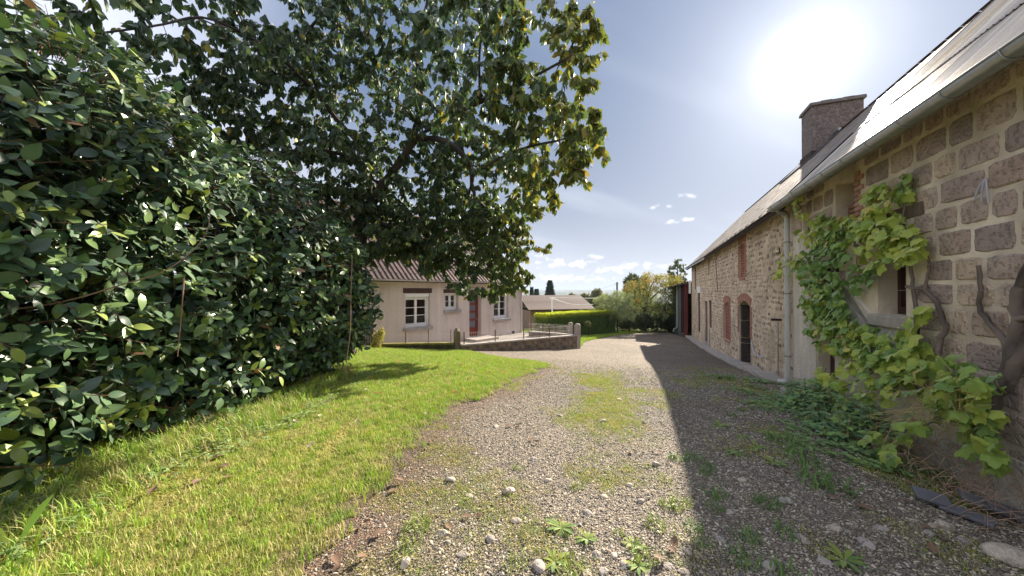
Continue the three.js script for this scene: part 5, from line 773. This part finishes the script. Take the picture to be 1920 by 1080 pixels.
  for (const [px, py, r, out, cnt, tone] of spots) for (let i = 0; i < cnt * 1.55; i++) { const a = q() * 6.283, k = r * Math.sqrt(q()), qq = Math.max(.035, out * (.45 + .8 * q())), p = wp(px + Math.cos(a) * k, py + Math.sin(a) * k, qq); const dir = V(0, -.75, 0).addScaledVector(nOut, .3).add(rdir(q).multiplyScalar(.7)), nrm = nOut.clone().multiplyScalar(.6).add(V(.05, .5, -.1)).add(rdir(q).multiplyScalar(.45)); const t = tone + (q() < .3 ? 1 : 0) - (q() < .25 ? 1 : 0); items.push([basis(p, dir, nrm, .115 + .095 * q()), q() < .025 ? 4 : clamp(t, 0, 3), Math.floor(q() * 4)]); }
  leaves('leaf', 'foliage', geos, pal, c => leafMat(c, { transmission: .38, roughness: .8, clearcoat: .3, clearcoatRoughness: .4 }), items, o, 300);
}

// ---- plants at the foot of the near wall
const strawStem = (a, b, bow, r) => { const m = a.clone().lerp(b, .5); m.y += bow; return tube(smooth([a, m, b], 6), r, 3, false); };
{
  const q = rngOf(7704), wp = (px, py, qq) => { const [s, h] = wallSH(px, py, qq); return wallPt(s, h, qq); };
  { const p = wallPt(3.2, 0, .35), o = thing('dry_weed', 'sprawling yellow dry stalks tangled among the vine leaves', 'dry weed', G(p.x, -p.z)); o.updateMatrixWorld(true); const list = []; for (let i = 0; i < 70; i++) { const a = wp(1760 + 130 * (q() - .5), 790 + 90 * (q() - .5), .3), an = Math.PI * (.1 + 1.1 * q()), len = 35 + 75 * q(), b = wp(1745 + Math.cos(an) * len * 1.15, 790 - Math.sin(an) * len * .9, .3 + .35 * q()); list.push(strawStem(o.worldToLocal(a), o.worldToLocal(b), .02 + .16 * (q() - .3), .0026)); } const m = part('stalks', merge(list), MAT.straw, o); m.userData.kind = 'stuff'; }
  { const p = wallPt(3.1, 0, .5), o = thing('dead_brush', 'heap of dead reddish brown twigs under the vine at the wall', 'brush pile', G(p.x, -p.z)); o.updateMatrixWorld(true); const list = []; for (let i = 0; i < 520; i++) { const s = 2.5 + 2.1 * q(), k = .1 + .62 * q() * q(), c = wallPt(s, 0, k), y = gy(c.x, -c.z) + (.03 + .42 * q() * (1 - k)) * sst(4.7, 3.9, s) * sst(2.3, 2.8, s), a = V(c.x, y, c.z), b = a.clone().add(rdir(q).multiplyScalar(.1 + .16 * q())); b.y = Math.max(b.y, gy(b.x, -b.z) + .005); list.push(strawStem(o.worldToLocal(a), o.worldToLocal(b), .03 * q(), .0025)); } const m = part('twigs', merge(list), M([.42, .28, .19]), o); m.userData.kind = 'stuff'; }
  // green herbs: broad leaves on short stems
  const herb = leafGeo(1, .5, { fold: .15, curl: .25, rows: 4, belly: .38 }), nettlePal = [[.14, .28, .13], [.19, .35, .12], [.27, .42, .10]];
  const o = thing('nettle_clump', 'dark blue green nettle clump growing against the wall foot', 'weeds', (() => { const p = wallPt(5.2, 0, .5); return G(p.x, -p.z); })()); o.updateMatrixWorld(true);
  const items = [], st = []; for (let i = 0; i < 260; i++) { const s = 4.0 + 2.3 * q(), k = .12 + .95 * q(), c = wallPt(s, 0, k), h = (.2 + .36 * q()) * sst(1.05, .3, k); if (h < .05) continue; const g = G(c.x, -c.z); st.push(tube([o.worldToLocal(g.clone()), o.worldToLocal(V(g.x, g.y + h, g.z))], .004, 3, false)); for (let y = .06; y < h; y += .05) for (let j = 0; j < 3; j++) { const a = q() * 6.28; items.push([basis(V(g.x, g.y + y, g.z), V(Math.cos(a), .1, Math.sin(a)), V(0, 1, 0).add(rdir(q).multiplyScalar(.3)), .07 + .05 * q()), Math.floor(q() * 3), 0]); } }
  { const m = part('stems', merge(st), MAT.straw, o); m.userData.kind = 'stuff'; } leaves('leaf', 'foliage', [herb], nettlePal, c => leafMat(c, { transmission: .25 }), items, o, 90);
  // tufts and rosettes on the gravel, each a thing
  const tuftG = [0, 1, 2].map(k => bladeTuft(700 + k, 44, .07, .085, .008, 1.3)), rosetteLeaf = leafGeo(1, .26, { fold: .2, curl: .35, rows: 4, belly: .62 });
  const tm = leafMat([.28, .36, .06], { transmission: .4 }), tm2 = leafMat([.15, .27, .06], { transmission: .35 });
  const tuft = (px, py, s, group, label, mat) => { const [x, d] = gp(px, py), m = solo('weed_tuft', tuftG[Math.floor(q() * 3)], mat, label, 'weed', group); m.position.copy(G(x, d, .003)); m.rotation.y = q() * 6; m.scale.setScalar(s); };
  const rosette = (px, py, s, label, group) => { const [x, d] = gp(px, py), t = thing('dandelion_rosette', label, 'weed', G(x, d, .004), 0, group); const n = 9 + Math.floor(q() * 5); for (let i = 0; i < n; i++) { const a = i * 2.4, up = .25 + .5 * q(), k = part('leaf', rosetteLeaf, i % 3 ? tm : tm2, t); k.matrixAutoUpdate = true; const m = basis(V(0, 0, 0), V(Math.cos(a), up, Math.sin(a)), V(0, 1, 0), s * (.09 + .06 * q())); k.applyMatrix4(m); } t.scale.setScalar(.78); };
  rosette(1052, 990, 1, 'bright green dandelion rosette alone in the middle of the near gravel'); rosette(1100, 1010, .8, 'small dandelion rosette just right of the larger bright one'); rosette(1040, 1052, 1.05, 'dandelion rosette at the bottom edge among pale pebbles'); rosette(1185, 1020, .9, 'upright dandelion rosette on the sunny gravel near the shadow line'); rosette(1195, 1060, .8, 'yellowing dandelion rosette at the bottom edge beside brown leaves');
  for (const [x, y] of [[1390, 820], [1420, 840], [1375, 850], [1450, 870], [1480, 850], [1350, 800], [1440, 815], [1580, 1050], [1600, 870]]) rosette(x, y, .85 + .5 * q(), 'leafy green weed in the shaded gravel before the nettles', 'leafy weeds in the shade before the nettles');
  for (const [x, y, s] of [[1275, 945, 1], [1250, 950, .8], [1228, 985, 1], [970, 880, .6], [875, 945, .8], [790, 985, 1.1], [775, 1000, 1], [765, 1035, 1], [965, 1060, .9], [1082, 915, .8], [1068, 1070, 1], [985, 1000, .6], [1205, 1045, 1], [1265, 955, .6], [1160, 1000, .5]]) tuft(x, y, s, 'grass tufts on the sunny gravel', 'small yellow green grass tuft sprouting from the sunlit gravel', tm);
  for (const [x, y, s] of [[1270, 862, .9], [1302, 862, 1.1], [1325, 880, 1], [1340, 930, 1], [1325, 890, .8], [1425, 945, 1], [1445, 948, .9], [1475, 1000, 1], [1300, 990, .8], [1400, 1010, 1], [1390, 1050, 1.1], [1465, 940, .7], [1475, 1080, 1], [1340, 955, .8], [1312, 1020, .7], [1370, 780, .8], [1390, 770, .8]]) tuft(x, y, s, 'grass tufts on the shaded gravel', 'small green grass tuft sprouting from the shaded gravel', tm2);
  for (const [x, y, s, l] of [[1530, 905, 2.0, 'large green grass clump on the gravel edge before the dead brush'], [1560, 915, 1.7, 'second green grass clump right of the largest one'], [1505, 860, 2.4, 'tall arching grass clump in front of the nettles'], [1470, 830, 2.0, 'arching grass clump left of the nettles']]) tuft(x, y, s, undefined, l, tm2);
  for (const [x, y, s, l] of [[1360, 712, 2.2, 'grass clump on the concrete strip before the arched door'], [1348, 662, 1.6, 'dark weed clump at the barn foot left of the brick vent']]) tuft(x, y, s, undefined, l, tm2);
  // dock leaf standing in the near left corner
  { const [x, d] = gp(30, 1040), t = thing('dock_plant', 'single tall bright dock leaf standing in the near left grass', 'weed', G(x, d)); const g = leafGeo(.34, .075, { fold: .2, curl: .15, rows: 8, belly: .66 }); const m = part('leaf', g, leafMat([.15, .27, .03], { transmission: .5 }), t); m.applyMatrix4(basis(V(0, 0, 0), V(.35, 1, -.1), V(-.3, .2, .9), 1)); const m2 = part('leaf', leafGeo(.2, .05, { rows: 6, belly: .6 }), tm, t); m2.applyMatrix4(basis(V(0, 0, 0), V(-.5, .8, .1), V(0, .6, .7), 1)); }
  // clover and pale herbs in the shade line of the shrub
  const cl = leafGeo(1, .8, { fold: .1, curl: .2, rows: 3, belly: .55 }), list = []; for (let i = 0; i < 2600; i++) { const d = 1.6 + 5 * q(), foot = table([[1, -3.3], [2.9, -3.3], [3.5, -3.0], [4.5, -3.0], [6, -3.1]])(d), x = foot + (q() - .35) * 1.0, g = G(x, d, .04 + .06 * q()), k = .9 + .9 * q(); if (fbm(x * 2.2, d * 2.2, 3, 0, 66) < .46) continue; for (let j = 0; j < 3; j++) { const a = q() * 6.28 + j * 2.1; list.push([basis(g, V(Math.cos(a), .15, Math.sin(a)), V(0, 1, 0).add(rdir(q).multiplyScalar(.4)), .018 + .014 * q()), [.17 * k, .25 * k, .08 * k]]); } }
  const gc = []; for (let i = 0; i < 3000; i++) { const s = 3.3 + 4.6 * q(), k = .1 + 1.9 * q() * q(), c = wallPt(s, 0, k), g = G(c.x, -c.z, .01 + .05 * q()); if (fbm(c.x * 1.9 + 3, c.z * 1.9, 3, 0, 67) < .5 + .06 * k) continue; for (let j = 0; j < 3; j++) { const a = q() * 6.28 + j * 2.1, b = .7 + .6 * q(); gc.push([basis(g, V(Math.cos(a), .3, Math.sin(a)), V(0, 1, 0).add(rdir(q).multiplyScalar(.4)), .025 + .035 * q()), [.20 * b, .33 * b, .09 * b]]); } }
  { const m = inst('ground_cover', cl, leafMat([1, 1, 1], { transmission: .3, roughness: .7 }), gc, scene); m.userData.label = 'low green weeds spreading over the shaded gravel along the wall'; }
  { const m = inst('clover', cl, leafMat([1, 1, 1], { transmission: .3, roughness: .7 }), list, scene); m.userData.label = 'clover and small pale herbs along the foot of the shrub'; }
}

// ------------------------------------------------------------------ hedge, garden shrubs, far trees
const clumpGeo = (seed, n, len, wid, spread) => { const q = rngOf(seed), out = []; for (let i = 0; i < n; i++) { const g = leafGeo(len * (.7 + .6 * q()), wid, { rows: 2, fold: .15, curl: .2 }).toNonIndexed(); g.deleteAttribute('uv'); g.applyMatrix4(basis(rdir(q).multiplyScalar(spread * q()), rdir(q).add(V(0, .2, 0)), rdir(q).add(V(0, .6, 0)), 1)); out.push(g); } return mergeGeometries(out); };
{
  const A = [1.75, 21.0], Bv = [7.2, 25.6], q = rngOf(811), o = thing('clipped_hedge', 'long clipped evergreen hedge with yellow green top coloured as sunlit', 'hedge', G((A[0] + Bv[0]) / 2, (A[1] + Bv[1]) / 2), Math.atan2(Bv[1] - A[1], Bv[0] - A[0])); o.updateMatrixWorld(true);
  const len = Math.hypot(Bv[0] - A[0], Bv[1] - A[1]), base = -.5, top = EYE - 1.42 - o.position.y, dep = 1.1, core = new THREE.BoxGeometry(len - .24, top - base - .16, dep - .24, 30, 8, 6), p = core.attributes.position; for (let i = 0; i < p.count; i++) p.setXYZ(i, p.getX(i) + (q() - .5) * .08, p.getY(i) + (q() - .5) * .08, p.getZ(i) + (q() - .5) * .08); core.translate(0, (top + base) / 2, 0); core.computeVertexNormals(); part('dark_core', muv(core), M([.022, .03, .012]), o);  // rough dark box added inside the leaves for the hedge's shaded inside
  const g = clumpGeo(5, 9, .06, .022, .05), list = []; for (let i = 0; i < 15000; i++) { const f = q(); let x, y, z, n; if (f < .3) { x = (q() - .5) * len; y = top; z = (q() - .5) * dep; n = V(0, 1, 0); } else if (f < .75) { x = (q() - .5) * len; y = lerp(base, top, q()); z = dep / 2; n = V(0, .2, 1); } else if (f < .87) { x = -len / 2; y = lerp(base, top, q()); z = (q() - .5) * dep; n = V(-1, .2, 0); } else { x = (q() - .5) * len; y = lerp(base, top, q()); z = -dep / 2; n = V(0, .2, -1); } const b = .06 * fbm(x * 2, y * 2 + z, 2, 0, 4); const k = .7 + .6 * q(), tp = sst(top - .35, top, y); list.push([basis(V(x, y, z).addScaledVector(n, b - .05 + .05 * q()), n.clone().add(rdir(q).multiplyScalar(.6)), rdir(q).add(n), .9 + .6 * q()), [lerp(.13, .52, tp) * k, lerp(.21, .58, tp) * k, .045 * k]]); } inst('foliage', g, leafMat([1, 1, 1], { transmission: .35 }), list, o);  // leaf colour brightens towards the top in place of sunlight
}
function smallTree({ name, label, cat, base, trunk, limbs, blobs, tips, leafN, leaf, pal, seed, trunkR, clump = 5, spread = .16, group, bark = MAT.bark, trans = .4, tipR = .008, droop = 0 }) {
  const q = rngOf(seed), o = thing(name, label, cat, G(base[0], base[1]), 0, group); o.updateMatrixWorld(true);
  const pts = [], W = blobs.reduce((s, b) => s + b.w, 0); for (const b of blobs) for (let i = 0; i < tips * b.w / W; i++) pts.push(inBlob(b, q));
  const tr = grow({ paths: [[G(base[0], base[1], -.1), ...trunk], ...limbs], tips: pts, rng: q, trunkR, tipR, sag: .1, maxReach: 14 }); treeMeshes(o, tr, bark, 8);
  const g = clumpGeo(seed, clump, leaf[0], leaf[1], spread), list = []; for (const ids of tr.twigs) for (let i = 0; i < leafN; i++) { const f = (1 - .8 * q() * q()) * (ids.length - 1), a = tr.N[ids[Math.floor(f)]].p, b = tr.N[ids[Math.min(ids.length - 1, Math.floor(f) + 1)]].p, p = a.clone().lerp(b, f % 1).add(rdir(q).multiplyScalar(spread * .8)); const c = pal(p, q), d = rdir(q); d.y -= droop; list.push([basis(o.worldToLocal(p), d, rdir(q).add(V(0, .5, 0)), .7 + .6 * q()), c]); } inst('crown', g, leafMat([1, 1, 1], { transmission: trans }), list, o);
  return o;
}
const mixOf = (...cs) => (p, q) => { const c = cs[Math.floor(q() * cs.length)], k = .75 + .5 * q(); return c.map(v => v * k); };
// shrub with fine pale leaves
smallTree({ name: 'willow_shrub', label: 'pale feathery green shrub with arching sprays right of the hedge', cat: 'shrub', base: [(1158 - 960) / F * 25.6, 25.6], trunk: [P(1157, 600, 25.6), P(1156, 588, 25.6)], limbs: [[P(1157, 598, 25.6), P(1140, 580, 25.4), P(1130, 562, 25.2)], [P(1157, 598, 25.6), P(1172, 580, 25.5), P(1180, 565, 25.3)], [P(1156, 592, 25.6), P(1155, 560, 25.7), P(1150, 540, 25.8)]], blobs: [pxBlob(1150, 575, 25.4, 38, 24, 1.3, 5), pxBlob(1140, 563, 25.3, 26, 13, 1, 2), pxBlob(1172, 585, 25.2, 26, 22, 1, 2), pxBlob(1165, 558, 25.5, 24, 12, 1, 1.6), pxBlob(1130, 590, 25, 22, 16, .9, 1.2)], tips: 330, leafN: 7, leaf: [.13, .018], clump: 8, spread: .12, pal: mixOf([.34, .40, .18], [.40, .44, .2], [.26, .33, .13]), seed: 821, trunkR: .08, droop: .6, tipR: .006 });
smallTree({ name: 'apple_tree', label: 'old apple tree turning orange and yellow beside the shed', cat: 'tree', base: [(1209 - 960) / F * 28, 28], trunk: [P(1208, 595, 28), P(1210, 578, 28), P(1213, 562, 28)], limbs: [[P(1210, 580, 28), P(1192, 562, 27.6), P(1182, 545, 27.4)], [P(1212, 568, 28), P(1232, 550, 27.6), P(1248, 540, 27.5)], [P(1213, 562, 28), P(1222, 535, 28.2), P(1230, 520, 28.4)], [P(1211, 575, 28), P(1240, 575, 27.3), P(1262, 568, 27)]], blobs: [pxBlob(1215, 545, 28, 50, 32, 1.9, 6), pxBlob(1245, 545, 27.6, 36, 30, 1.4, 3.5), pxBlob(1190, 548, 27.8, 22, 24, 1, 1.8), pxBlob(1250, 578, 27.4, 30, 16, 1.1, 1.6), pxBlob(1205, 575, 27.2, 30, 14, 1.1, 1.6), pxBlob(1226, 520, 28.3, 26, 10, 1, .9), pxBlob(1268, 524, 27.8, 18, 10, .8, .8)], tips: 460, leafN: 5, leaf: [.1, .055], clump: 6, spread: .2, pal: (p, q) => { const px = -p.x / p.z * F + 960, py = 545 - (p.y - EYE) / -p.z * F, hi = sst(560, 525, py), l = sst(1245, 1180, px), k = .75 + .5 * q(), o = q(); return (o < .12 + .42 * hi ? (q() < .5 + .3 * l ? [.48, .29, .05] : [.52, .44, .07]) : o < .65 ? [.31, .37, .09] : [.22, .28, .07]).map(v => v * k); }, seed: 822, trunkR: .2 });
// dark evergreen bushes under the apple tree
for (const [i, [px, py, d, rx, ry, label]] of [[1255, 588, 28.6, 24, 24, 'dark evergreen bush under the apple tree by the shed'], [1205, 596, 28.8, 22, 14, 'dark evergreen bush behind the apple trunk'], [1180, 594, 27.6, 22, 16, 'dark evergreen bush between the pale shrub and apple tree'], [1125, 597, 24.8, 16, 18, 'rounded dark bush in front of the hedge end'], [1232, 596, 29.6, 30, 18, 'broad dark bush behind the gap right of the apple trunk'], [1150, 600, 28.6, 34, 17, 'low dark bush behind the pale feathery shrub'], [1200, 597, 31, 50, 20, 'long dark bush filling the gap behind the apple trunk'], [1262, 598, 30.5, 26, 18, 'dark bush closing the gap beside the shed']].entries()) { const x = (px - 960) / F * d; smallTree({ name: 'evergreen_bush', label, cat: 'bush', base: [x, d], trunk: [P(px, py + ry * .5, d), P(px, py, d)], limbs: [], blobs: [pxBlob(px, py + 5, d, rx, ry + 3, rx / F * d, 1)], tips: 150, leafN: 8, leaf: [.09, .04], clump: 7, spread: .16, pal: mixOf([.06, .09, .035], [.09, .12, .04], [.045, .075, .03]), seed: 830 + i, trunkR: .06, trans: .2 }); }
smallTree({ name: 'topiary_bush', label: 'tiny round topiary on a stem standing on the grass strip', cat: 'bush', base: [(1103 - 960) / F * 21.2, 21.2], trunk: [P(1103, 612, 21.2), P(1103, 606, 21.2)], limbs: [], blobs: [pxBlob(1102, 607, 21.2, 5, 4.5, .16, 1)], tips: 40, leafN: 6, leaf: [.05, .03], clump: 5, spread: .05, pal: mixOf([.12, .14, .05], [.16, .16, .05]), seed: 841, trunkR: .025, tipR: .004 });
smallTree({ name: 'golden_shrub', label: 'small golden yellow shrub in front of the low mossy wall', cat: 'shrub', base: [(708 - 960) / F * 11.3, 11.3], trunk: [P(709, 645, 11.3), P(710, 635, 11.3)], limbs: [], blobs: [pxBlob(709, 638, 11.3, 9, 14, .2, 1), pxBlob(716, 624, 11.3, 5, 9, .12, .5), pxBlob(706, 650, 11.3, 10, 8, .2, .6)], tips: 90, leafN: 5, leaf: [.05, .028], clump: 5, spread: .05, pal: mixOf([.5, .42, .06], [.42, .38, .08], [.3, .3, .06]), seed: 842, trunkR: .02, tipR: .003 });
// far trees
const farTree = (label, px, top, d, rx, seed, pal, bare) => { const x = (px - 960) / F * d, b = groundH(x, d), topH = (545 - top) / F * d, hgt = topH - b, cr = rx / F * d, P0 = (u, h) => V(x + u, EYE + h, -d); smallTree({ name: 'far_tree', label, cat: 'tree', base: [x, d], trunk: [P0(0, b + hgt * .35), P0(.1, b + hgt * .6), P0(0, b + hgt * .85)], limbs: [[P0(0, b + hgt * .45), P0(cr * .5, b + hgt * .65)], [P0(.05, b + hgt * .55), P0(-cr * .5, b + hgt * .75)]], blobs: [{ c: P0(0, b + hgt * .72), r: V(cr, hgt * .28, cr), w: 3 }, { c: P0(cr * .3, b + hgt * .5), r: V(cr * .8, hgt * .25, cr * .8), w: 1.5 }, { c: P0(-cr * .35, b + hgt * .55), r: V(cr * .7, hgt * .25, cr * .7), w: 1.5 }], tips: bare ? 170 : 240, leafN: bare ? 4 : 6, leaf: [d * .0062, d * .0034], clump: 6, spread: cr * .12, pal, seed, trunkR: hgt * .02, tipR: d * .0004, trans: .3 }); };
const G1 = mixOf([.16, .19, .09], [.2, .22, .1], [.13, .16, .08]), G2 = mixOf([.22, .23, .09], [.28, .25, .09], [.16, .18, .07]);
farTree('tall airy tree with thin crown rising behind the barn end', 1270, 486, 46, 17, 851, G1, true);
farTree('rounded grey green tree behind the orange apple tree', 1187, 514, 58, 16, 852, G1);
farTree('second grey green tree right of the rounded one', 1205, 517, 62, 13, 853, G1);
farTree('small round tree on the slope left of the pale shrub', 1119, 543, 75, 13, 854, G2);
farTree('low bushy tree behind the hedge left end of the far slope', 1095, 552, 90, 14, 855, G2);
farTree('olive green tree lower on the slope behind the garage roof', 1075, 552, 105, 13, 856, G2);
farTree('tree far down the slope left of the olive green one', 1135, 553, 100, 12, 857, G1);
{ // conifers by the garage
  const cone = (px, top, d, w, label, seed) => { const x = (px - 960) / F * d, b = groundH(x, d), hgt = (545 - top) / F * d - b, R0 = w / F * d, q = rngOf(seed), o = thing('conifer', label, 'conifer', G(x, d)); part('trunk', tube([V(0, 0, 0), V(0, hgt * .95, 0)], [hgt * .02, .02], 6), MAT.bark, o); const g = clumpGeo(seed, 8, d * .006, d * .0013, d * .003), list = []; for (let i = 0; i < 1500; i++) { const t = Math.pow(q(), .8), a = q() * 6.28, r = R0 * (1 - t) * (.75 + .4 * fbm(a * 2, t * 9, 2, 0, 4)) * Math.sqrt(.4 + .6 * q()), k = .6 + .7 * q(); list.push([basis(V(Math.cos(a) * r, hgt * (.12 + .88 * t), Math.sin(a) * r), V(Math.cos(a), -.25, Math.sin(a)), V(0, 1, 0), .8 + .5 * q()), [.09 * k, .12 * k, .08 * k]]); } inst('crown', g, leafMat([1, 1, 1], { transmission: .15 }), list, o); };
  cone(1031, 528, 48, 17, 'dark pointed conifer rising behind the garage roof', 861); cone(997, 541, 60, 8, 'small dark conifer left of the larger pointed one', 862); cone(1006, 543, 64, 8, 'another small conifer between its neighbours behind the garage', 863);
}
// hedgerows and copses in the valley
{ const q = rngOf(870), list = [], g = clumpGeo(871, 10, 1.6, .9, 1.5); for (let i = 0; i < 5200; i++) { const a = -.25 + .95 * q(), d = 130 + 1500 * Math.pow(q(), 2.2), x = Math.sin(a) * d, z = Math.cos(a) * d; if (fbm(x * .012 + 8, z * .012, 4, 0, 16) < .47 && Math.abs(fbm(x * .006, z * .006, 2, 0, 18) - .5) > .015) continue; const k = .6 + .6 * q(), s = 1.2 + 1.3 * q(); list.push([basis(V(x, gy(x, z) + 1.5 * s, -z), rdir(q), rdir(q), s), [.06 * k, .08 * k, .035 * k]]); } const m = inst('far_woods', g, leafMat([1, 1, 1], { transmission: .2 }), list, scene); m.userData.label = 'hedgerows and copses scattered over the valley'; }

// ------------------------------------------------------------------ small things lying about
{
  const q = rngOf(901), pale = M([.86, .76, .62], { map: T.granite, bumpMap: T.graniteH, bumpScale: .01 }), grey = M([.62, .57, .51], { map: T.granite, bumpMap: T.graniteH, bumpScale: .01 });
  const st = (px, py, w, hgt, mat, label, seed, group, turn = 0) => { const [x, d] = gp(px, py), r = w / F * d / 2, m = solo('stone', rock(r, seed, 1, hgt, .75, 2), mat, label, 'stone', group); m.position.copy(G(x, d, r * hgt * .45)); m.rotation.y = turn; };
  st(1890, 1050, 75, .5, pale, 'large pale stone block at the bottom right corner', 911, undefined, -.5); st(1764, 990, 34, .75, pale, 'pale upright stone beside the dark slates', 912); st(1800, 1015, 26, .6, grey, 'brownish stone right of the pale upright stone', 913); st(1738, 1000, 22, .5, grey, 'flat stone left of the pale upright stone', 914);
  st(1471, 940, 26, .5, grey, 'greyish stone on the shaded gravel before the grass clump', 915); st(1228, 871, 15, .7, grey, 'rounded pebble casting a shadow by the edge of shade', 916); st(954, 922, 26, .5, pale, 'pale pinkish stone on the gravel left of centre', 917); st(1027, 901, 16, .6, pale, 'pale pebble in the middle of the sunny gravel', 918); st(967, 975, 22, .4, pale, 'flat light stone below the pinkish one', 919); st(1208, 793, 12, .6, grey, 'dark edged stone on the drive at the start of shade', 920);
  const low = [[1120, 1040, 34], [1010, 1062, 46], [1170, 1055, 30], [1250, 1060, 34], [1290, 1035, 22], [1150, 1040, 24], [1130, 1070, 30], [1060, 1030, 22], [1210, 1075, 30], [1185, 1040, 20], [1265, 1015, 18], [1230, 1045, 22], [1280, 1070, 30], [1100, 1072, 30]]; low.forEach(([x, y, w], i) => st(x, y, w * .72, .28 + .2 * q(), q() < .6 ? pale : grey, 'pale stone among those along the bottom edge of the gravel', 930 + i, 'pale stones at the bottom of the gravel', q() * 3));
  const mid = [[845, 900, 18], [880, 930, 14], [1140, 880, 10], [1180, 910, 12], [1000, 860, 12], [1130, 790, 11], [1050, 780, 10], [1160, 750, 9], [930, 800, 10], [890, 850, 10], [1100, 960, 14], [1130, 930, 14], [920, 1010, 18], [870, 1040, 20], [830, 1000, 18], [760, 1055, 22], [1200, 940, 14], [1390, 900, 14], [1365, 960, 16], [1350, 1010, 18], [1500, 1010, 22], [1560, 990, 20], [1620, 1020, 24], [1650, 990, 20], [1540, 1050, 24], [1440, 1060, 22]]; mid.forEach(([x, y, w], i) => st(x, y, w * 1.35, .28 + .22 * q(), q() < .4 ? pale : grey, 'loose stone larger than the gravel lying on the drive', 960 + i, 'loose stones on the drive', q() * 3));
  // dark slates leaning at the wall foot
  const slab = (px, py, len, wid, turn, tilt, label) => { const [x, d] = gp(px, py), g = rbox(len, .025, wid, .006); const p = g.attributes.position; for (let i = 0; i < p.count; i++) p.setY(i, p.getY(i) + .02 * Math.sin(p.getX(i) * 5 + px)); g.computeVertexNormals(); const m = solo('roof_slate', g, M([.24, .25, .29], { map: T.mottle, roughness: .55 }), label, 'slate'); m.position.copy(G(x, d, .05 + Math.abs(tilt) * .1)); m.rotation.set(tilt, turn, .03); };
  slab(1850, 962, .3, .15, -.75, .22, 'dark slate lying along the foot of the wall'); slab(1808, 972, .26, .12, -1.0, .1, 'dark slate in front of its neighbours, nearest the stones'); slab(1745, 948, .2, .13, -.5, .4, 'short dark slate half under the dead brush'); slab(1895, 976, .26, .12, -.6, .3, 'dark slate at the right behind the pale block');
  // fallen leaves
  const g = [leafGeo(.085, .05, { fold: .4, curl: .3, rows: 5 }), leafGeo(.08, .045, { fold: .5, curl: -.22, rows: 5 })], brown = leafMat([.21, .13, .08], { transmission: .2 }), orange = leafMat([.42, .17, .03], { transmission: .3 }), tan = leafMat([.50, .42, .30], { transmission: .2 });
  const fl = (px, py, mat, label, group, s = 1) => { const [x, d] = gp(px, py), lift = x < lawnR(d) ? .055 : .022, m = solo('fallen_leaf', g[Math.floor(q() * 2)], mat, label, 'leaf', group); m.position.copy(G(x, d, lift)); m.rotation.set(-1.75 + .5 * q(), q() * 6, q() * .5 - .25, 'YXZ'); m.scale.setScalar(s * (.75 + .4 * q())); };
  for (const [x, y] of [[1183, 853], [998, 831], [812, 834], [800, 845], [905, 965], [885, 968], [835, 985], [960, 800], [975, 803], [990, 828], [985, 792], [1260, 1030], [1265, 1040], [1245, 1050], [1300, 800], [1240, 850], [700, 1010], [690, 1045], [640, 1060], [625, 1045], [760, 905], [745, 920], [665, 1000], [680, 985]]) fl(x, y, brown, 'curled brown fallen leaf lying on the sunny drive', 'brown fallen leaves on the drive');
  for (const [x, y] of [[1425, 800], [1550, 935], [1720, 990], [1755, 1005], [1690, 940], [1480, 890], [1460, 905], [1600, 950], [1745, 1040], [1390, 745], [1345, 690], [1315, 700]]) fl(x, y, brown, 'brown fallen leaf lying in the shade by the wall', 'brown fallen leaves in the shade', 1.2);
  for (const [x, y] of [[742, 682], [752, 671], [823, 690], [866, 688], [717, 743], [855, 738], [884, 714], [760, 700], [795, 720], [905, 690], [838, 706], [700, 690], [920, 705], [945, 700], [700, 715], [650, 695]]) fl(x, y, orange, 'orange fallen leaf lying on the sunlit lawn', 'orange fallen leaves on the lawn', 1.3);
  for (const [x, y] of [[668, 801], [790, 690], [803, 668], [856, 688], [600, 790], [560, 800], [735, 770], [800, 780], [620, 735], [690, 735], [540, 830], [575, 850]]) fl(x, y, tan, 'pale dry fallen leaf lying on the lawn', 'pale fallen leaves on the lawn', 1.1);
  for (const [x, y] of [[130, 915], [180, 945], [230, 920], [290, 935], [340, 880], [400, 870], [440, 905], [280, 940], [365, 920], [105, 990], [430, 885], [250, 885]]) fl(x, y, brown, 'brown fallen leaf in the long grass under the shrub', 'brown leaves under the shrub', 1.1);
}
// things that only their place tells apart are counted from the left of the picture
{
  const nth = ['first', 'second', 'third', 'fourth', 'fifth', 'sixth', 'seventh', 'eighth', 'ninth', 'tenth', 'eleventh', 'twelfth', '13th', '14th', '15th', '16th', '17th', '18th', '19th', '20th', '21st', '22nd', '23rd', '24th', '25th', '26th', '27th', '28th'], groups = {};
  for (const o of scene.children) if (o.userData.group) (groups[o.userData.group] = groups[o.userData.group] || []).push(o);
  for (const list of Object.values(groups)) { list.sort((a, b) => a.position.x / -a.position.z - b.position.x / -b.position.z); list.forEach((o, i) => { o.userData.label += ', ' + (nth[i] || i + 1 + 'th') + ' from the left'; }); }
}
renderer.render(scene, camera);
